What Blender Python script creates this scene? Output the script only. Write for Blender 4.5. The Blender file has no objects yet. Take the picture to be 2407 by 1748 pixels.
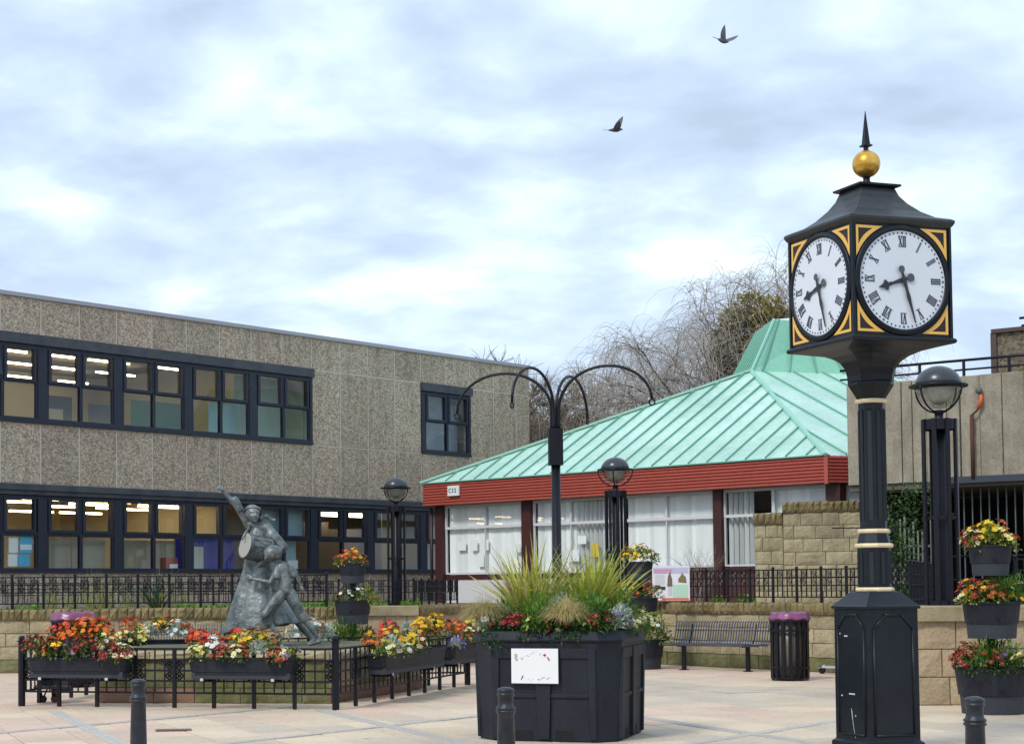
import bpy, bmesh, math, random
from mathutils import Vector, Matrix, noise
R = math.radians
random.seed(7)
S = bpy.context.scene
COL = S.collection

# ------------------------------------------------------------------ camera
F_, X0_, Y0_, W_, H_ = 4100., 900., 1198., 2407., 1748.
EYE = 1.5
RHO = .008; PIT = math.atan(182 / F_)
_c, _s = math.cos(RHO), math.sin(RHO)
_R0 = Vector((1, 0, 0)); _U0 = Vector((0, -math.sin(PIT), math.cos(PIT))); FW = Vector((0, math.cos(PIT), math.sin(PIT)))
RC = _R0 * _c - _U0 * _s; TC = _U0 * _c + _R0 * _s
cam = bpy.data.cameras.new('camera'); co = bpy.data.objects.new('camera', cam); COL.objects.link(co)
cam.sensor_width = 36; cam.lens = F_ / W_ * 36
cam.shift_x = (W_ / 2 - X0_) / W_; cam.shift_y = (Y0_ - H_ / 2) / W_
cam.clip_end = 2000
mw = Matrix.Identity(4)
for i in range(3):
    mw[i][0] = RC[i]; mw[i][1] = TC[i]; mw[i][2] = -FW[i]
mw[2][3] = EYE
co.matrix_world = mw
S.camera = co

def ray(u, v): return RC * ((u - X0_) / F_) - TC * ((v - Y0_) / F_) + FW
def atY(u, v, Y):
    r = ray(u, v); t = Y / r.y; return Vector((r.x * t, Y, EYE + r.z * t))
def atZ(u, v, z=0):
    r = ray(u, v); t = (z - EYE) / r.z; return Vector((r.x * t, r.y * t, z))
def onwall(u, v, P, D):
    r = ray(u, v); det = -r.x * D[1] + r.y * D[0]
    t = (-P[0] * D[1] + P[1] * D[0]) / det
    return ((r.x * t - P[0]) * D[0] + (r.y * t - P[1]) * D[1], EYE + r.z * t)

# ------------------------------------------------------------------ world, sun, exposure
SUN = Vector((-.46, -.52, .72)).normalized()
w = bpy.data.worlds.new('World'); S.world = w; w.use_nodes = True
nt = w.node_tree; nt.nodes.clear()
def N(t, k, **kw):
    n = t.nodes.new(k)
    for a, b in kw.items(): setattr(n, a, b)
    return n
out = N(nt, 'ShaderNodeOutputWorld'); bg = N(nt, 'ShaderNodeBackground'); bg.inputs[1].default_value = .1
sky = N(nt, 'ShaderNodeTexSky', sky_type='NISHITA', sun_disc=False)
sky.sun_elevation = math.asin(SUN.z); sky.sun_rotation = math.atan2(SUN.x, SUN.y)
tc = N(nt, 'ShaderNodeTexCoord'); sp = N(nt, 'ShaderNodeSeparateXYZ')
nt.links.new(tc.outputs['Generated'], sp.inputs[0])
def wm(op, a, b):
    n = N(nt, 'ShaderNodeMath', operation=op)
    for i, x in enumerate((a, b)):
        if hasattr(x, 'links'): nt.links.new(x, n.inputs[i])
        else: n.inputs[i].default_value = x
    return n.outputs[0]
den = wm('ADD', wm('ABSOLUTE', sp.outputs[2], 0), .22)
cx = wm('DIVIDE', sp.outputs[0], den); cy = wm('DIVIDE', sp.outputs[1], den)
cb = N(nt, 'ShaderNodeCombineXYZ'); nt.links.new(cx, cb.inputs[0]); nt.links.new(cy, cb.inputs[1])
mp = N(nt, 'ShaderNodeMapping'); mp.inputs['Location'].default_value = (3.1, 1.7, 0); mp.inputs['Rotation'].default_value = (0, 0, .15)
mp.inputs['Scale'].default_value = (1.0, 1.0, 1)
nt.links.new(cb.outputs[0], mp.inputs[0])
n1 = N(nt, 'ShaderNodeTexNoise'); n1.inputs['Scale'].default_value = 2.3; n1.inputs['Detail'].default_value = 7; n1.inputs['Roughness'].default_value = .5; n1.inputs['Distortion'].default_value = .5
n2 = N(nt, 'ShaderNodeTexNoise'); n2.inputs['Scale'].default_value = 6.5; n2.inputs['Detail'].default_value = 5; n2.inputs['Roughness'].default_value = .5; n2.inputs['Distortion'].default_value = .3
for n in (n1, n2): nt.links.new(mp.outputs[0], n.inputs['Vector'])
mixf = wm('ADD', wm('MULTIPLY', n1.outputs[0], .68), wm('MULTIPLY', n2.outputs[0], .32))
rp = N(nt, 'ShaderNodeValToRGB'); nt.links.new(mixf, rp.inputs[0])
e = rp.color_ramp.elements
e[0].position = .38; e[0].color = (.385, .475, .60, 1)
e[1].position = .67; e[1].color = (.88, .90, .90, 1)
for p_, c_ in ((.46, (.455, .56, .71, 1)), (.52, (.53, .645, .81, 1)), (.585, (.65, .78, .86, 1))):
    el = e.new(p_); el.color = c_
sc = N(nt, 'ShaderNodeVectorMath', operation='SCALE'); sc.inputs['Scale'].default_value = 10.6
nt.links.new(rp.outputs[0], sc.inputs[0])
mx = N(nt, 'ShaderNodeMix', data_type='RGBA'); mx.inputs[0].default_value = .93
nt.links.new(sky.outputs[0], mx.inputs[6]); nt.links.new(sc.outputs[0], mx.inputs[7])
nt.links.new(mx.outputs[2], bg.inputs[0]); nt.links.new(bg.outputs[0], out.inputs[0])
sl = bpy.data.lights.new('sun', 'SUN'); sl.energy = 1.5; sl.angle = R(12); sl.color = (1, .95, .87)
so = bpy.data.objects.new('sun', sl); COL.objects.link(so); so.rotation_euler = SUN.to_track_quat('Z', 'Y').to_euler()
S.view_settings.view_transform = 'Standard'; S.view_settings.look = 'None'; S.view_settings.gamma = 1
S.view_settings.exposure = .47; S.view_settings.use_curve_mapping = False
S.render.engine = 'CYCLES'; S.cycles.max_bounces = 6; S.cycles.diffuse_bounces = 3; S.cycles.glossy_bounces = 2
S.cycles.transparent_max_bounces = 16; S.cycles.use_denoising = True
S.cycles.sample_clamp_indirect = 4

# ------------------------------------------------------------------ materials
MATS = {}
def mat(name, col, rough=.7, metal=0, var=.0, vscale=3., col2=None, bump=0, bscale=40., rnd=0., spec=.5, streak=0, fine=0, fscale=90., emis=0, stain=None, voro=0, trans=0, spots=0):
    """col: base, col2: colour mixed in by noise; rnd: per-object brightness jitter; streak: vertical weathering"""
    if name in MATS: return MATS[name]
    m = bpy.data.materials.new(name); m.use_nodes = True; t = m.node_tree; b = t.nodes['Principled BSDF']
    b.inputs['Roughness'].default_value = rough; b.inputs['Metallic'].default_value = metal
    b.inputs['Specular IOR Level'].default_value = spec
    b.inputs['Base Color'].default_value = (*col, 1)
    L = t.links
    tcn = N(t, 'ShaderNodeTexCoord').outputs['Object']
    g = N(t, 'ShaderNodeNewGeometry').outputs['Position']
    cur = None
    def mixc(fac, a, bcol, blend='MIX'):
        x = N(t, 'ShaderNodeMix', data_type='RGBA', blend_type=blend)
        if hasattr(fac, 'links'): L.new(fac, x.inputs[0])
        else: x.inputs[0].default_value = fac
        for i, v in ((6, a), (7, bcol)):
            if hasattr(v, 'links'): L.new(v, x.inputs[i])
            else: x.inputs[i].default_value = (*v, 1) if len(v) == 3 else v
        return x.outputs[2]
    def noi(scale, detail=4, vec=None, rough=.6):
        n = N(t, 'ShaderNodeTexNoise'); n.inputs['Scale'].default_value = scale; n.inputs['Detail'].default_value = detail; n.inputs['Roughness'].default_value = rough
        L.new(vec if vec is not None else g, n.inputs['Vector']); return n.outputs[0]
    def ramp(v, a, bb):
        x = N(t, 'ShaderNodeMapRange'); L.new(v, x.inputs[0]); x.inputs[1].default_value = a; x.inputs[2].default_value = bb; return x.outputs[0]
    cur = col
    if col2: cur = mixc(ramp(noi(vscale), .38, .62), cur, col2)
    if fine:
        f = ramp(noi(fscale, 3), .3, .7)
        cur = mixc(f, mixc(1, cur, (1 - fine,) * 3, 'MULTIPLY'), mixc(1, cur, (1 + fine,) * 3, 'MULTIPLY'))
    if voro:
        v = N(t, 'ShaderNodeTexVoronoi'); v.inputs['Scale'].default_value = voro; L.new(g, v.inputs['Vector'])
        cr = N(t, 'ShaderNodeValToRGB'); L.new(v.outputs['Color'], cr.inputs[0])
        ee = cr.color_ramp.elements; ee[0].position = .15; ee[0].color = (.52, .49, .46, 1); ee[1].position = .85; ee[1].color = (1.65, 1.6, 1.5, 1)
        cur = mixc(.8, cur, cr.outputs[0], 'MULTIPLY')
    if streak:
        mpn = N(t, 'ShaderNodeMapping'); mpn.inputs['Scale'].default_value = (5, 5, .45); L.new(g, mpn.inputs[0])
        s_ = ramp(noi(1.2, 5, mpn.outputs[0]), .5, .78)
        k = N(t, 'ShaderNodeMath', operation='MULTIPLY'); L.new(s_, k.inputs[0]); k.inputs[1].default_value = streak
        cur = mixc(k.outputs[0], cur, stain or (.06, .055, .045))
    if spots:
        v = N(t, 'ShaderNodeTexVoronoi'); v.inputs['Scale'].default_value = spots; L.new(g, v.inputs['Vector'])
        k = N(t, 'ShaderNodeMapRange'); L.new(v.outputs['Distance'], k.inputs[0]); k.inputs[1].default_value = .05; k.inputs[2].default_value = .09; k.inputs[3].default_value = .55; k.inputs[4].default_value = 0
        cur = mixc(k.outputs[0], cur, (.20, .17, .14))
        k2 = ramp(noi(.55, 6), .50, .72); k3 = N(t, 'ShaderNodeMath', operation='MULTIPLY'); L.new(k2, k3.inputs[0]); k3.inputs[1].default_value = .38
        cur = mixc(k3.outputs[0], cur, (.34, .29, .23))
    if rnd:
        oi = N(t, 'ShaderNodeObjectInfo').outputs['Random']
        a = N(t, 'ShaderNodeMapRange'); L.new(oi, a.inputs[0]); a.inputs[3].default_value = 1 - rnd; a.inputs[4].default_value = 1 + rnd
        cmb = N(t, 'ShaderNodeCombineColor')
        for i in range(3): L.new(a.outputs[0], cmb.inputs[i])
        cur = mixc(1, cur, cmb.outputs[0], 'MULTIPLY')
    if hasattr(cur, 'links'): L.new(cur, b.inputs['Base Color'])
    if bump:
        bn = N(t, 'ShaderNodeBump'); bn.inputs['Strength'].default_value = bump; bn.inputs['Distance'].default_value = .02
        L.new(noi(bscale, 4), bn.inputs['Height']); L.new(bn.outputs[0], b.inputs['Normal'])
    if emis:
        b.inputs['Emission Color'].default_value = (*col, 1); b.inputs['Emission Strength'].default_value = emis
    if trans:
        tr = N(t, 'ShaderNodeBsdfTranslucent'); ms = N(t, 'ShaderNodeMixShader'); ms.inputs[0].default_value = trans
        if hasattr(cur, 'links'): L.new(cur, tr.inputs[0])
        else: tr.inputs[0].default_value = (*col, 1)
        o = t.nodes['Material Output']; L.new(b.outputs[0], ms.inputs[1]); L.new(tr.outputs[0], ms.inputs[2]); L.new(ms.outputs[0], o.inputs[0])
    MATS[name] = m; return m
def glassmat(name, tint, refl=.12, rough=.02):
    m = bpy.data.materials.new(name); m.use_nodes = True; t = m.node_tree; t.nodes.clear()
    o = N(t, 'ShaderNodeOutputMaterial'); tr = N(t, 'ShaderNodeBsdfTransparent'); gl = N(t, 'ShaderNodeBsdfGlossy')
    tr.inputs[0].default_value = (*tint, 1); gl.inputs['Roughness'].default_value = rough
    fr = N(t, 'ShaderNodeLayerWeight'); fr.inputs[0].default_value = .5
    pw = N(t, 'ShaderNodeMath', operation='POWER'); pw.inputs[1].default_value = 4.; t.links.new(fr.outputs['Facing'], pw.inputs[0])
    ad = N(t, 'ShaderNodeMath', operation='ADD'); ad.inputs[1].default_value = refl; t.links.new(pw.outputs[0], ad.inputs[0]); ad.use_clamp = True
    ms = N(t, 'ShaderNodeMixShader'); t.links.new(ad.outputs[0], ms.inputs[0]); t.links.new(tr.outputs[0], ms.inputs[1]); t.links.new(gl.outputs[0], ms.inputs[2])
    t.links.new(ms.outputs[0], o.inputs[0]); return m
aggregate = mat('aggregate', (.46, .362, .285), .9, col2=(.45, .38, .295), vscale=.9, rnd=.09, bump=1, bscale=45, voro=26, streak=.5, fine=.28, fscale=34, stain=(.13, .11, .085))
mortar = mat('mortar', (.66, .61, .52), .9, fine=.2)
slate_frame = mat('slate_frame', (.026, .031, .050), .45, spec=.3, rnd=.06, fine=.15, fscale=6)
head_trim = mat('head_trim', (.042, .048, .068), .6, col2=(.07, .075, .085), vscale=3)
roof_edge = mat('roof_edge', (.42, .40, .45), .5)
winglass = glassmat('window_glass', (.90, .94, .92), .07)
clearglass = glassmat('clear_glass', (.98, 1, 1), .04)
room_paint = mat('room_paint', (.42, .38, .27), .9, fine=.05)
room_dark = mat('room_dark', (.16, .125, .075), .9)
tube_on = mat('tube_on', (1, .84, .55), .5, emis=9)
tube_bright = mat('tube_bright', (1, .74, .40), .5, emis=16)
beige_blind = mat('beige_blind', (.36, .33, .26), .9, streak=.2, stain=(.2, .18, .14))
blue_board = mat('blue_board', (.02, .03, .42), .8)
teal_board = mat('teal_board', (.05, .20, .15), .8)
paleblue = mat('pale_blue_blind', (.38, .52, .60), .8)
brown_board = mat('brown_board', (.27, .19, .12), .8)
white_board = mat('white_board', (.62, .68, .64), .7)
poster_blue = mat('poster_blue', (.12, .50, .78), .6)
paper = mat('paper', (.88, .88, .88), .7)
green_roof = mat('green_roof', (.35, .56, .465), .30, col2=(.48, .69, .60), vscale=.45, streak=.25, stain=(.24, .42, .34), fine=.10, fscale=7, rnd=.03, bump=.05, bscale=6)
green_seam = mat('green_seam', (.15, .36, .27), .5)
lantern_cap = mat('lantern_cap', (.62, .70, .70), .4)
red_fascia = mat('red_fascia', (.42, .085, .060), .5, fine=.12, fscale=12, streak=.15, stain=(.2, .04, .03))
maroon = mat('maroon', (.055, .014, .014), .5, fine=.1)
pvc = mat('white_upvc', (.66, .66, .68), .4)
blind = mat('white_blind', (.93, .94, .93), .7, rnd=.14, trans=.12)
concrete = mat('concrete', (.35, .31, .235), .95, col2=(.26, .23, .17), vscale=2.2, streak=.45, stain=(.52, .48, .40), rnd=.10, bump=.8, bscale=60, fine=.2, fscale=25)
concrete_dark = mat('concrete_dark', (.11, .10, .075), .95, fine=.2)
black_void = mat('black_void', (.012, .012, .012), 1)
rust = mat('rust', (.09, .03, .015), .8, fine=.3)
orange = mat('orange_paint', (.62, .12, .03), .6)
stone_y = mat('sandstone', (.43, .36, .225), .92, col2=(.33, .275, .165), vscale=2.5, rnd=.14, bump=.9, bscale=28, fine=.16, fscale=30, streak=.38, stain=(.12, .11, .05))
stone_p = mat('pink_sandstone', (.45, .33, .22), .92, col2=(.38, .30, .19), vscale=2.5, rnd=.10, bump=.8, bscale=25, fine=.12, fscale=22, streak=.25, stain=(.24, .20, .11))
stone_cap = mat('mossy_coping', (.26, .20, .10), .95, col2=(.17, .14, .06), vscale=4, rnd=.22, bump=1, bscale=25, streak=.6, stain=(.07, .05, .02))
stone_m = mat('mossy_stone', (.20, .19, .09), .95, col2=(.12, .12, .045), vscale=3, rnd=.1, bump=1, bscale=25, streak=.5, stain=(.05, .06, .02))
stone_r = mat('red_stone', (.27, .15, .10), .9, col2=(.22, .13, .09), rnd=.08, bump=.5, bscale=20)
wall_core = mat('wall_core', (.17, .14, .08), .95)
slabm = [mat('slab_pink', (.66, .475, .36), .75, col2=(.60, .45, .345), vscale=1.2, rnd=.08, bump=.3, bscale=30, fine=.10, fscale=18, spots=2.2),
         mat('slab_cream', (.66, .53, .38), .75, col2=(.60, .49, .36), vscale=1.0, rnd=.08, bump=.3, bscale=30, fine=.10, fscale=18, spots=2.2),
         mat('slab_grey', (.56, .47, .36), .75, col2=(.52, .43, .34), vscale=1.1, rnd=.08, bump=.3, bscale=30, fine=.10, fscale=18, spots=2.2)]
joint = mat('joint_sand', (.15, .13, .10), .95, fine=.2)
settm = mat('sett_grey', (.46, .425, .39), .8, rnd=.1, fine=.15, fscale=12)
iron = mat('black_iron', (.006, .006, .012), .4, spec=.3, fine=.2, fscale=10, bump=.1)
clock_paint = mat('clock_paint', (.005, .008, .014), .38, spec=.3, col2=(.009, .013, .018), vscale=2, fine=.2, fscale=12, bump=.1, bscale=90)
bollard_paint = mat('bollard_paint', (.018, .022, .030), .36, spec=.4, fine=.45, fscale=12, bump=.2, bscale=60)
plastic = mat('planter_plastic', (.011, .013, .022), .55, spec=.3, col2=(.015, .018, .027), vscale=2, bump=.3, bscale=120, fine=.15, fscale=30, streak=.2, stain=(.06, .06, .06))
plastic2 = mat('planter_band', (.034, .040, .052), .6, spec=.35, fine=.12, fscale=30)
gold = mat('gold_leaf', (.80, .47, .09), .33, metal=.75, col2=(.62, .33, .05), vscale=9, fine=.15, bump=.1)
goldp = mat('gold_paint', (.82, .48, .10), .5, fine=.06)
darkred = mat('spandrel_maroon', (.020, .006, .006), .5)
cream = mat('cream_paint', (.72, .58, .36), .5, fine=.1, fscale=12)
dial = mat('dial_white', (.68, .72, .78), .3, fine=.03)
dialink = mat('dial_ink', (.05, .06, .10), .5)
handm = mat('hand_grey', (.07, .08, .10), .5)
bronze = mat('bronze_patina', (.085, .10, .103), .42, metal=.4, col2=(.24, .265, .26), vscale=4.5, bump=1, bscale=16, fine=.2, fscale=10, streak=.35, stain=(.045, .05, .045))
drumskin = mat('drum_skin', (.33, .32, .28), .6, fine=.1)
steel = mat('bench_steel', (.085, .095, .125), .35, metal=.3, fine=.1)
purple = mat('purple_liner', (.20, .05, .14), .32, fine=.2, fscale=14)
lampglass = glassmat('lamp_glass', (.80, .82, .80), .10, .15)
lampwhite = mat('lamp_diffuser', (.5, .5, .46), .6)
soil = mat('bed_soil', (.10, .08, .045), .95, col2=(.16, .13, .06), vscale=3, bump=1, bscale=20)
bark = mat('bark', (.10, .085, .07), .9, fine=.2, fscale=8)
twig = mat('willow_twig', (.26, .22, .19), .9)
twig2 = mat('brown_twig', (.22, .18, .13), .9)
shrubtwig = mat('shrub_twig', (.30, .26, .20), .9)
def leafm(n, c, v=.35): return mat(n, c, .6, rnd=.12, fine=v, fscale=30, trans=.3)
lf = {'green': leafm('leaf_green', (.065, .15, .02)), 'lime': leafm('leaf_lime', (.17, .24, .03)), 'dark': leafm('leaf_dark', (.028, .075, .018)),
      'silver': leafm('leaf_silver', (.42, .50, .42), .25), 'blade': leafm('leaf_blade', (.52, .50, .09)), 'blade2': leafm('leaf_blade_olive', (.38, .42, .07)),
      'straw': leafm('leaf_straw', (.52, .44, .20)), 'olive': leafm('leaf_olive', (.32, .26, .09)), 'bright': leafm('leaf_bright', (.14, .32, .03)), 'grey': leafm('leaf_greygreen', (.10, .15, .07))}
fl = {k: mat('petal_' + k, c, .6, rnd=.12, trans=.25) for k, c in dict(red=(.64, .025, .02), darkred=(.24, .008, .016), yellow=(.86, .60, .02), cream=(.80, .74, .42),
      white=(.80, .80, .76), orange=(.80, .16, .012), purple=(.20, .12, .42), rust=(.36, .055, .015), gold=(.85, .42, .01), pale=(.82, .76, .25)).items()}
eye_m = mat('flower_eye', (.55, .33, .02), .7)

# ------------------------------------------------------------------ mesh helpers
class MB:
    def __init__(s): s.v = []; s.f = []; s.m = []; s.k = 0
    def add(s, vs, fs, k=None):
        o = len(s.v); s.v += [tuple(x) for x in vs]
        for f in fs: s.f.append([o + i for i in f]); s.m.append(s.k if k is None else k)
    def box(s, x0, x1, y0, y1, z0, z1, k=None):
        s.add([(x0, y0, z0), (x1, y0, z0), (x1, y1, z0), (x0, y1, z0), (x0, y0, z1), (x1, y0, z1), (x1, y1, z1), (x0, y1, z1)],
              [(0, 3, 2, 1), (4, 5, 6, 7), (0, 1, 5, 4), (1, 2, 6, 5), (2, 3, 7, 6), (3, 0, 4, 7)], k)
    def bbox(s, x0, x1, y0, y1, z0, z1, b=.01, k=None):   # box with a chamfer on its vertical and top edges
        p0 = [(x0 + b, y0), (x1 - b, y0), (x1, y0 + b), (x1, y1 - b), (x1 - b, y1), (x0 + b, y1), (x0, y1 - b), (x0, y0 + b)]
        p1 = [(x0 + b, y0 + b), (x1 - b, y0 + b), (x1 - b, y0 + b), (x1 - b, y1 - b), (x1 - b, y1 - b), (x0 + b, y1 - b), (x0 + b, y1 - b), (x0 + b, y0 + b)]
        v = [(x, y, z0) for x, y in p0] + [(x, y, z1 - b) for x, y in p0] + [(p1[i][0], p1[i][1], z1) for i in (0, 2, 4, 6)]
        f = [tuple(range(7, -1, -1))] + [(i, (i + 1) % 8, 8 + (i + 1) % 8, 8 + i) for i in range(8)]
        f += [(8, 9, 17, 16), (9, 10, 17), (10, 11, 18, 17), (11, 12, 18), (12, 13, 19, 18), (13, 14, 19), (14, 15, 16, 19), (15, 8, 16), (16, 17, 18, 19)]
        s.add(v, f, k)
    def prism(s, poly, z0, z1, k=None, top=None):
        n = len(poly); tp = top or poly
        s.add([(x, y, z0) for x, y in poly] + [(x, y, z1) for x, y in tp],
              [tuple(range(n - 1, -1, -1)), tuple(range(n, 2 * n))] + [(i, (i + 1) % n, n + (i + 1) % n, n + i) for i in range(n)], k)
    def rings(s, rs, closed=True, cap=True, k=None):
        n = len(rs[0]); v = [p for r in rs for p in r]; f = []
        for j in range(len(rs) - 1):
            for i in range(n if closed else n - 1):
                a = j * n + i; b = j * n + (i + 1) % n; f.append((a, b, b + n, a + n))
        if cap and closed: f += [tuple(range(n - 1, -1, -1)), tuple(range((len(rs) - 1) * n, len(rs) * n))]
        s.add(v, f, k)
    def lathe(s, prof, c=(0, 0, 0), n=16, k=None, sides=None, rot=0):
        s.rings([[(c[0] + r * math.cos(rot + 2 * math.pi * i / n), c[1] + r * math.sin(rot + 2 * math.pi * i / n), c[2] + z) for i in range(n)] for r, z in prof], k=k)
    def tube(s, pts, r, n=6, k=None, r1=None):
        pts = [Vector(p) for p in pts]; rs = []
        up = Vector((.31, .17, .93)); last = None
        for i, p in enumerate(pts):
            d = (pts[min(i + 1, len(pts) - 1)] - pts[max(i - 1, 0)])
            if d.length < 1e-9: d = Vector((0, 0, 1))
            d.normalize()
            if last is None:
                a = d.cross(Vector((0, 0, 1)) if abs(d.z) < .9 else Vector((1, 0, 0))).normalized()
            else:
                a = (last - d * last.dot(d)); a = a.normalized() if a.length > 1e-6 else d.orthogonal().normalized()
            last = a; b = d.cross(a)
            rr = r if r1 is None else r + (r1 - r) * i / max(1, len(pts) - 1)
            rs.append([p + (a * math.cos(2 * math.pi * j / n) + b * math.sin(2 * math.pi * j / n)) * rr for j in range(n)])
        s.rings(rs, k=k)
    def capsule(s, p0, p1, r0, r1, n=10, k=None):
        p0 = Vector(p0); p1 = Vector(p1); d = p1 - p0; L = d.length; d = d.normalized() if L > 1e-6 else Vector((0, 0, 1))
        a = d.orthogonal().normalized(); b = d.cross(a); rs = []
        for t in range(1, 5):
            an = math.pi / 2 * (1 - t / 4); rs.append((p0 - d * r0 * math.sin(an), r0 * math.cos(an)))
        for t in range(0, 4):
            an = math.pi / 2 * t / 4; rs.append((p1 + d * r1 * math.sin(an), r1 * math.cos(an)))
        s.rings([[c + (a * math.cos(2 * math.pi * j / n) + b * math.sin(2 * math.pi * j / n)) * q for j in range(n)] for c, q in rs], k=k)
    def ell(s, c, r, n=12, m=8, k=None, rot=None):
        c = Vector(c); rs = []
        for j in range(1, m):
            th = math.pi * j / m
            rg = []
            for i in range(n):
                p = Vector((r[0] * math.sin(th) * math.cos(2 * math.pi * i / n), r[1] * math.sin(th) * math.sin(2 * math.pi * i / n), -r[2] * math.cos(th)))
                if rot: p = rot @ p
                rg.append(c + p)
            rs.append(rg)
        s.rings(rs, k=k)
    def build(s, name, mats, parent=None, smooth=False, loc=(0, 0, 0), rot=0, kind=None):
        me = bpy.data.meshes.new(name); me.from_pydata(s.v, [], s.f)
        mats = mats if isinstance(mats, (list, tuple)) else [mats]
        for m in mats: me.materials.append(m)
        if len(mats) > 1: me.polygons.foreach_set('material_index', s.m)
        if smooth: me.polygons.foreach_set('use_smooth', [True] * len(me.polygons))
        me.update()
        return inst(me, name, parent, loc, rot, kind)
def inst(me, name, parent=None, loc=(0, 0, 0), rot=0, kind=None, scale=None):
    o = bpy.data.objects.new(name, me); COL.objects.link(o); o.parent = parent; o.location = loc
    o.rotation_euler = rot if isinstance(rot, tuple) else (0, 0, rot)
    if scale: o.scale = scale
    if kind: o['kind'] = kind
    return o
def thing(name, label, cat, loc=(0, 0, 0), rot=0, group=None):
    o = bpy.data.objects.new(name, None); COL.objects.link(o); o.location = loc
    o.rotation_euler = rot if isinstance(rot, tuple) else (0, 0, rot); o.empty_display_size = .2
    o['label'] = label; o['category'] = cat
    if group: o['group'] = group
    return o
def tag(o, label, cat, group=None, kind=None):
    o['label'] = label; o['category'] = cat
    if group: o['group'] = group
    if kind: o['kind'] = kind
    return o
def copy_tree(o, loc, rot=None, label=None, parent=None):
    c = o.copy(); COL.objects.link(c); c.parent = parent
    if loc is not None: c.location = loc
    if rot is not None: c.rotation_euler = (0, 0, rot)
    if label: c['label'] = label
    for ch in o.children: copy_tree(ch, None, parent=c)
    return c
def smooth_bevel(o, wd=.004, seg=2):
    b = o.modifiers.new('bevel', 'BEVEL'); b.width = wd; b.segments = seg; b.limit_method = 'ANGLE'; return o

# ------------------------------------------------------------------ the ground
GA = R(-71); GB = R(24)
ga = Vector((math.cos(GA), math.sin(GA))); gb = Vector((math.cos(GB), math.sin(GB)))
g = MB(); g.box(-300, 300, -60, 500, -.6, -.022); gr = g.build('ground', joint, kind='structure')
inner = thing  # keep name short below
sx, sy = .84, .60
slab_me = []
for m_ in slabm:
    for q in range(2):
        b_ = MB(); e_ = .014
        a1 = ga * (sx - e_); b1 = gb * (sy - e_); z1 = -.001 - .003 * q
        pts = [Vector((0, 0)), a1, a1 + b1, b1]
        cc = sum(pts, Vector((0, 0))) / 4; tp = [(p - cc) * .985 + cc for p in pts]
        b_.prism([tuple(p) for p in pts], -.05, z1 - .006, top=None)
        n = 4; b_.add([(p.x, p.y, z1 - .006) for p in pts] + [(p.x, p.y, z1) for p in tp], [(4, 5, 6, 7)] + [(i, (i + 1) % 4, 4 + (i + 1) % 4, 4 + i) for i in range(4)])
        me = bpy.data.meshes.new('paving_slab'); me.from_pydata(b_.v, [], b_.f); me.materials.append(m_); slab_me.append(me)
far = MB(); far2 = []
cnt = 0
org = Vector((0, 18))
for i in range(-45, 46):
    for j in range(-55, 60):
        off = .5 * (j % 2) * sx
        p = org + ga * (i * sx + off) + gb * (j * sy)
        c = p + ga * sx / 2 + gb * sy / 2
        if c.y < 8 or c.y > 36 or abs(c.x) > 14: continue
        if c.y > 32.2 and c.x < .5: continue
        px = X0_ + F_ * c.x / c.y; v = noise.noise(Vector((c.x * .22, c.y * .22, 3.3))) + random.uniform(-.28, .28)
        k = 0 if v > .10 else (1 if v > -.30 else 2)
        if 15.6 < c.y < 24.2 and -90 < px < 2500 and cnt < 290:
            o = inst(random.choice(slab_me[2 * k:2 * k + 2]), 'paving_slab', gr, (p.x, p.y, random.uniform(-.002, .001))); cnt += 1
        else:
            z = random.uniform(-.005, 0); pts = [p, p + ga * (sx - .009), p + ga * (sx - .009) + gb * (sy - .009), p + gb * (sy - .009)]
            far.prism([tuple(q) for q in pts], -.05, z, k)
far.build('paving', slabm, gr, kind='stuff')
# bands of small grey setts let into the slabs
def band(p, q, wd=.17):
    p = Vector(p); q = Vector(q); d = (q - p).normalized(); n_ = Vector((-d.y, d.x)); L = (q - p).length; b_ = MB(); t = 0
    while t < L:
        l = random.uniform(.17, .23)
        for r_ in (0, 1):
            a = p + d * (t + (.1 if r_ else 0)) + n_ * (r_ - 1) * wd / 2; z = .004 + random.uniform(0, .002)
            pts = [a, a + d * (l - .008), a + d * (l - .008) + n_ * (wd / 2 - .006), a + n_ * (wd / 2 - .006)]
            b_.prism([tuple(x) for x in pts], -.02, z)
        t += l
    o = b_.build('sett_band', settm, gr, kind='stuff'); return o
gd = Vector((math.cos(R(-72)), math.sin(R(-72))))
for X22 in (-7.6, -4.05, -.80, 2.4):
    a = Vector((X22, 21.6)); band(a - gd * .2, a + gd * 9)
hd = Vector((math.cos(R(52)), math.sin(R(52))))
for c0 in ((0.0, 19.0), (3.77, 17.72), (-3.2, 19.6)):
    c0 = Vector(c0); band(c0 - hd * 3.4, c0 + hd * 3.2, .14)
g = MB(); g.box(-.19, .19, -.09, .09, 0, .006)
for q in range(7): g.box(-.17 + q * .05, -.145 + q * .05, -.07, .07, .006, .009)
dc = atZ(408, 1715); tag(g.build('drain_cover', mat('drain_iron', (.16, .12, .10), .7), None, loc=(dc.x, dc.y, .0025), rot=.1), 'small rusty drain cover set in the slabs before the fenced flower ring', 'drain cover')

# raised terrace the buildings stand on
g = MB()
poly = [(-30, 32.15), (.70, 32.15), (1.75, 34.9), (4.45, 34.75), (7.85, 29.7), (8.75, 27.7), (6.95, 22.0), (30, 21.9), (60, 90), (-60, 90)]
g.prism(poly, -.3, 1.06); g.build('raised_ground', soil, kind='structure')

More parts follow.
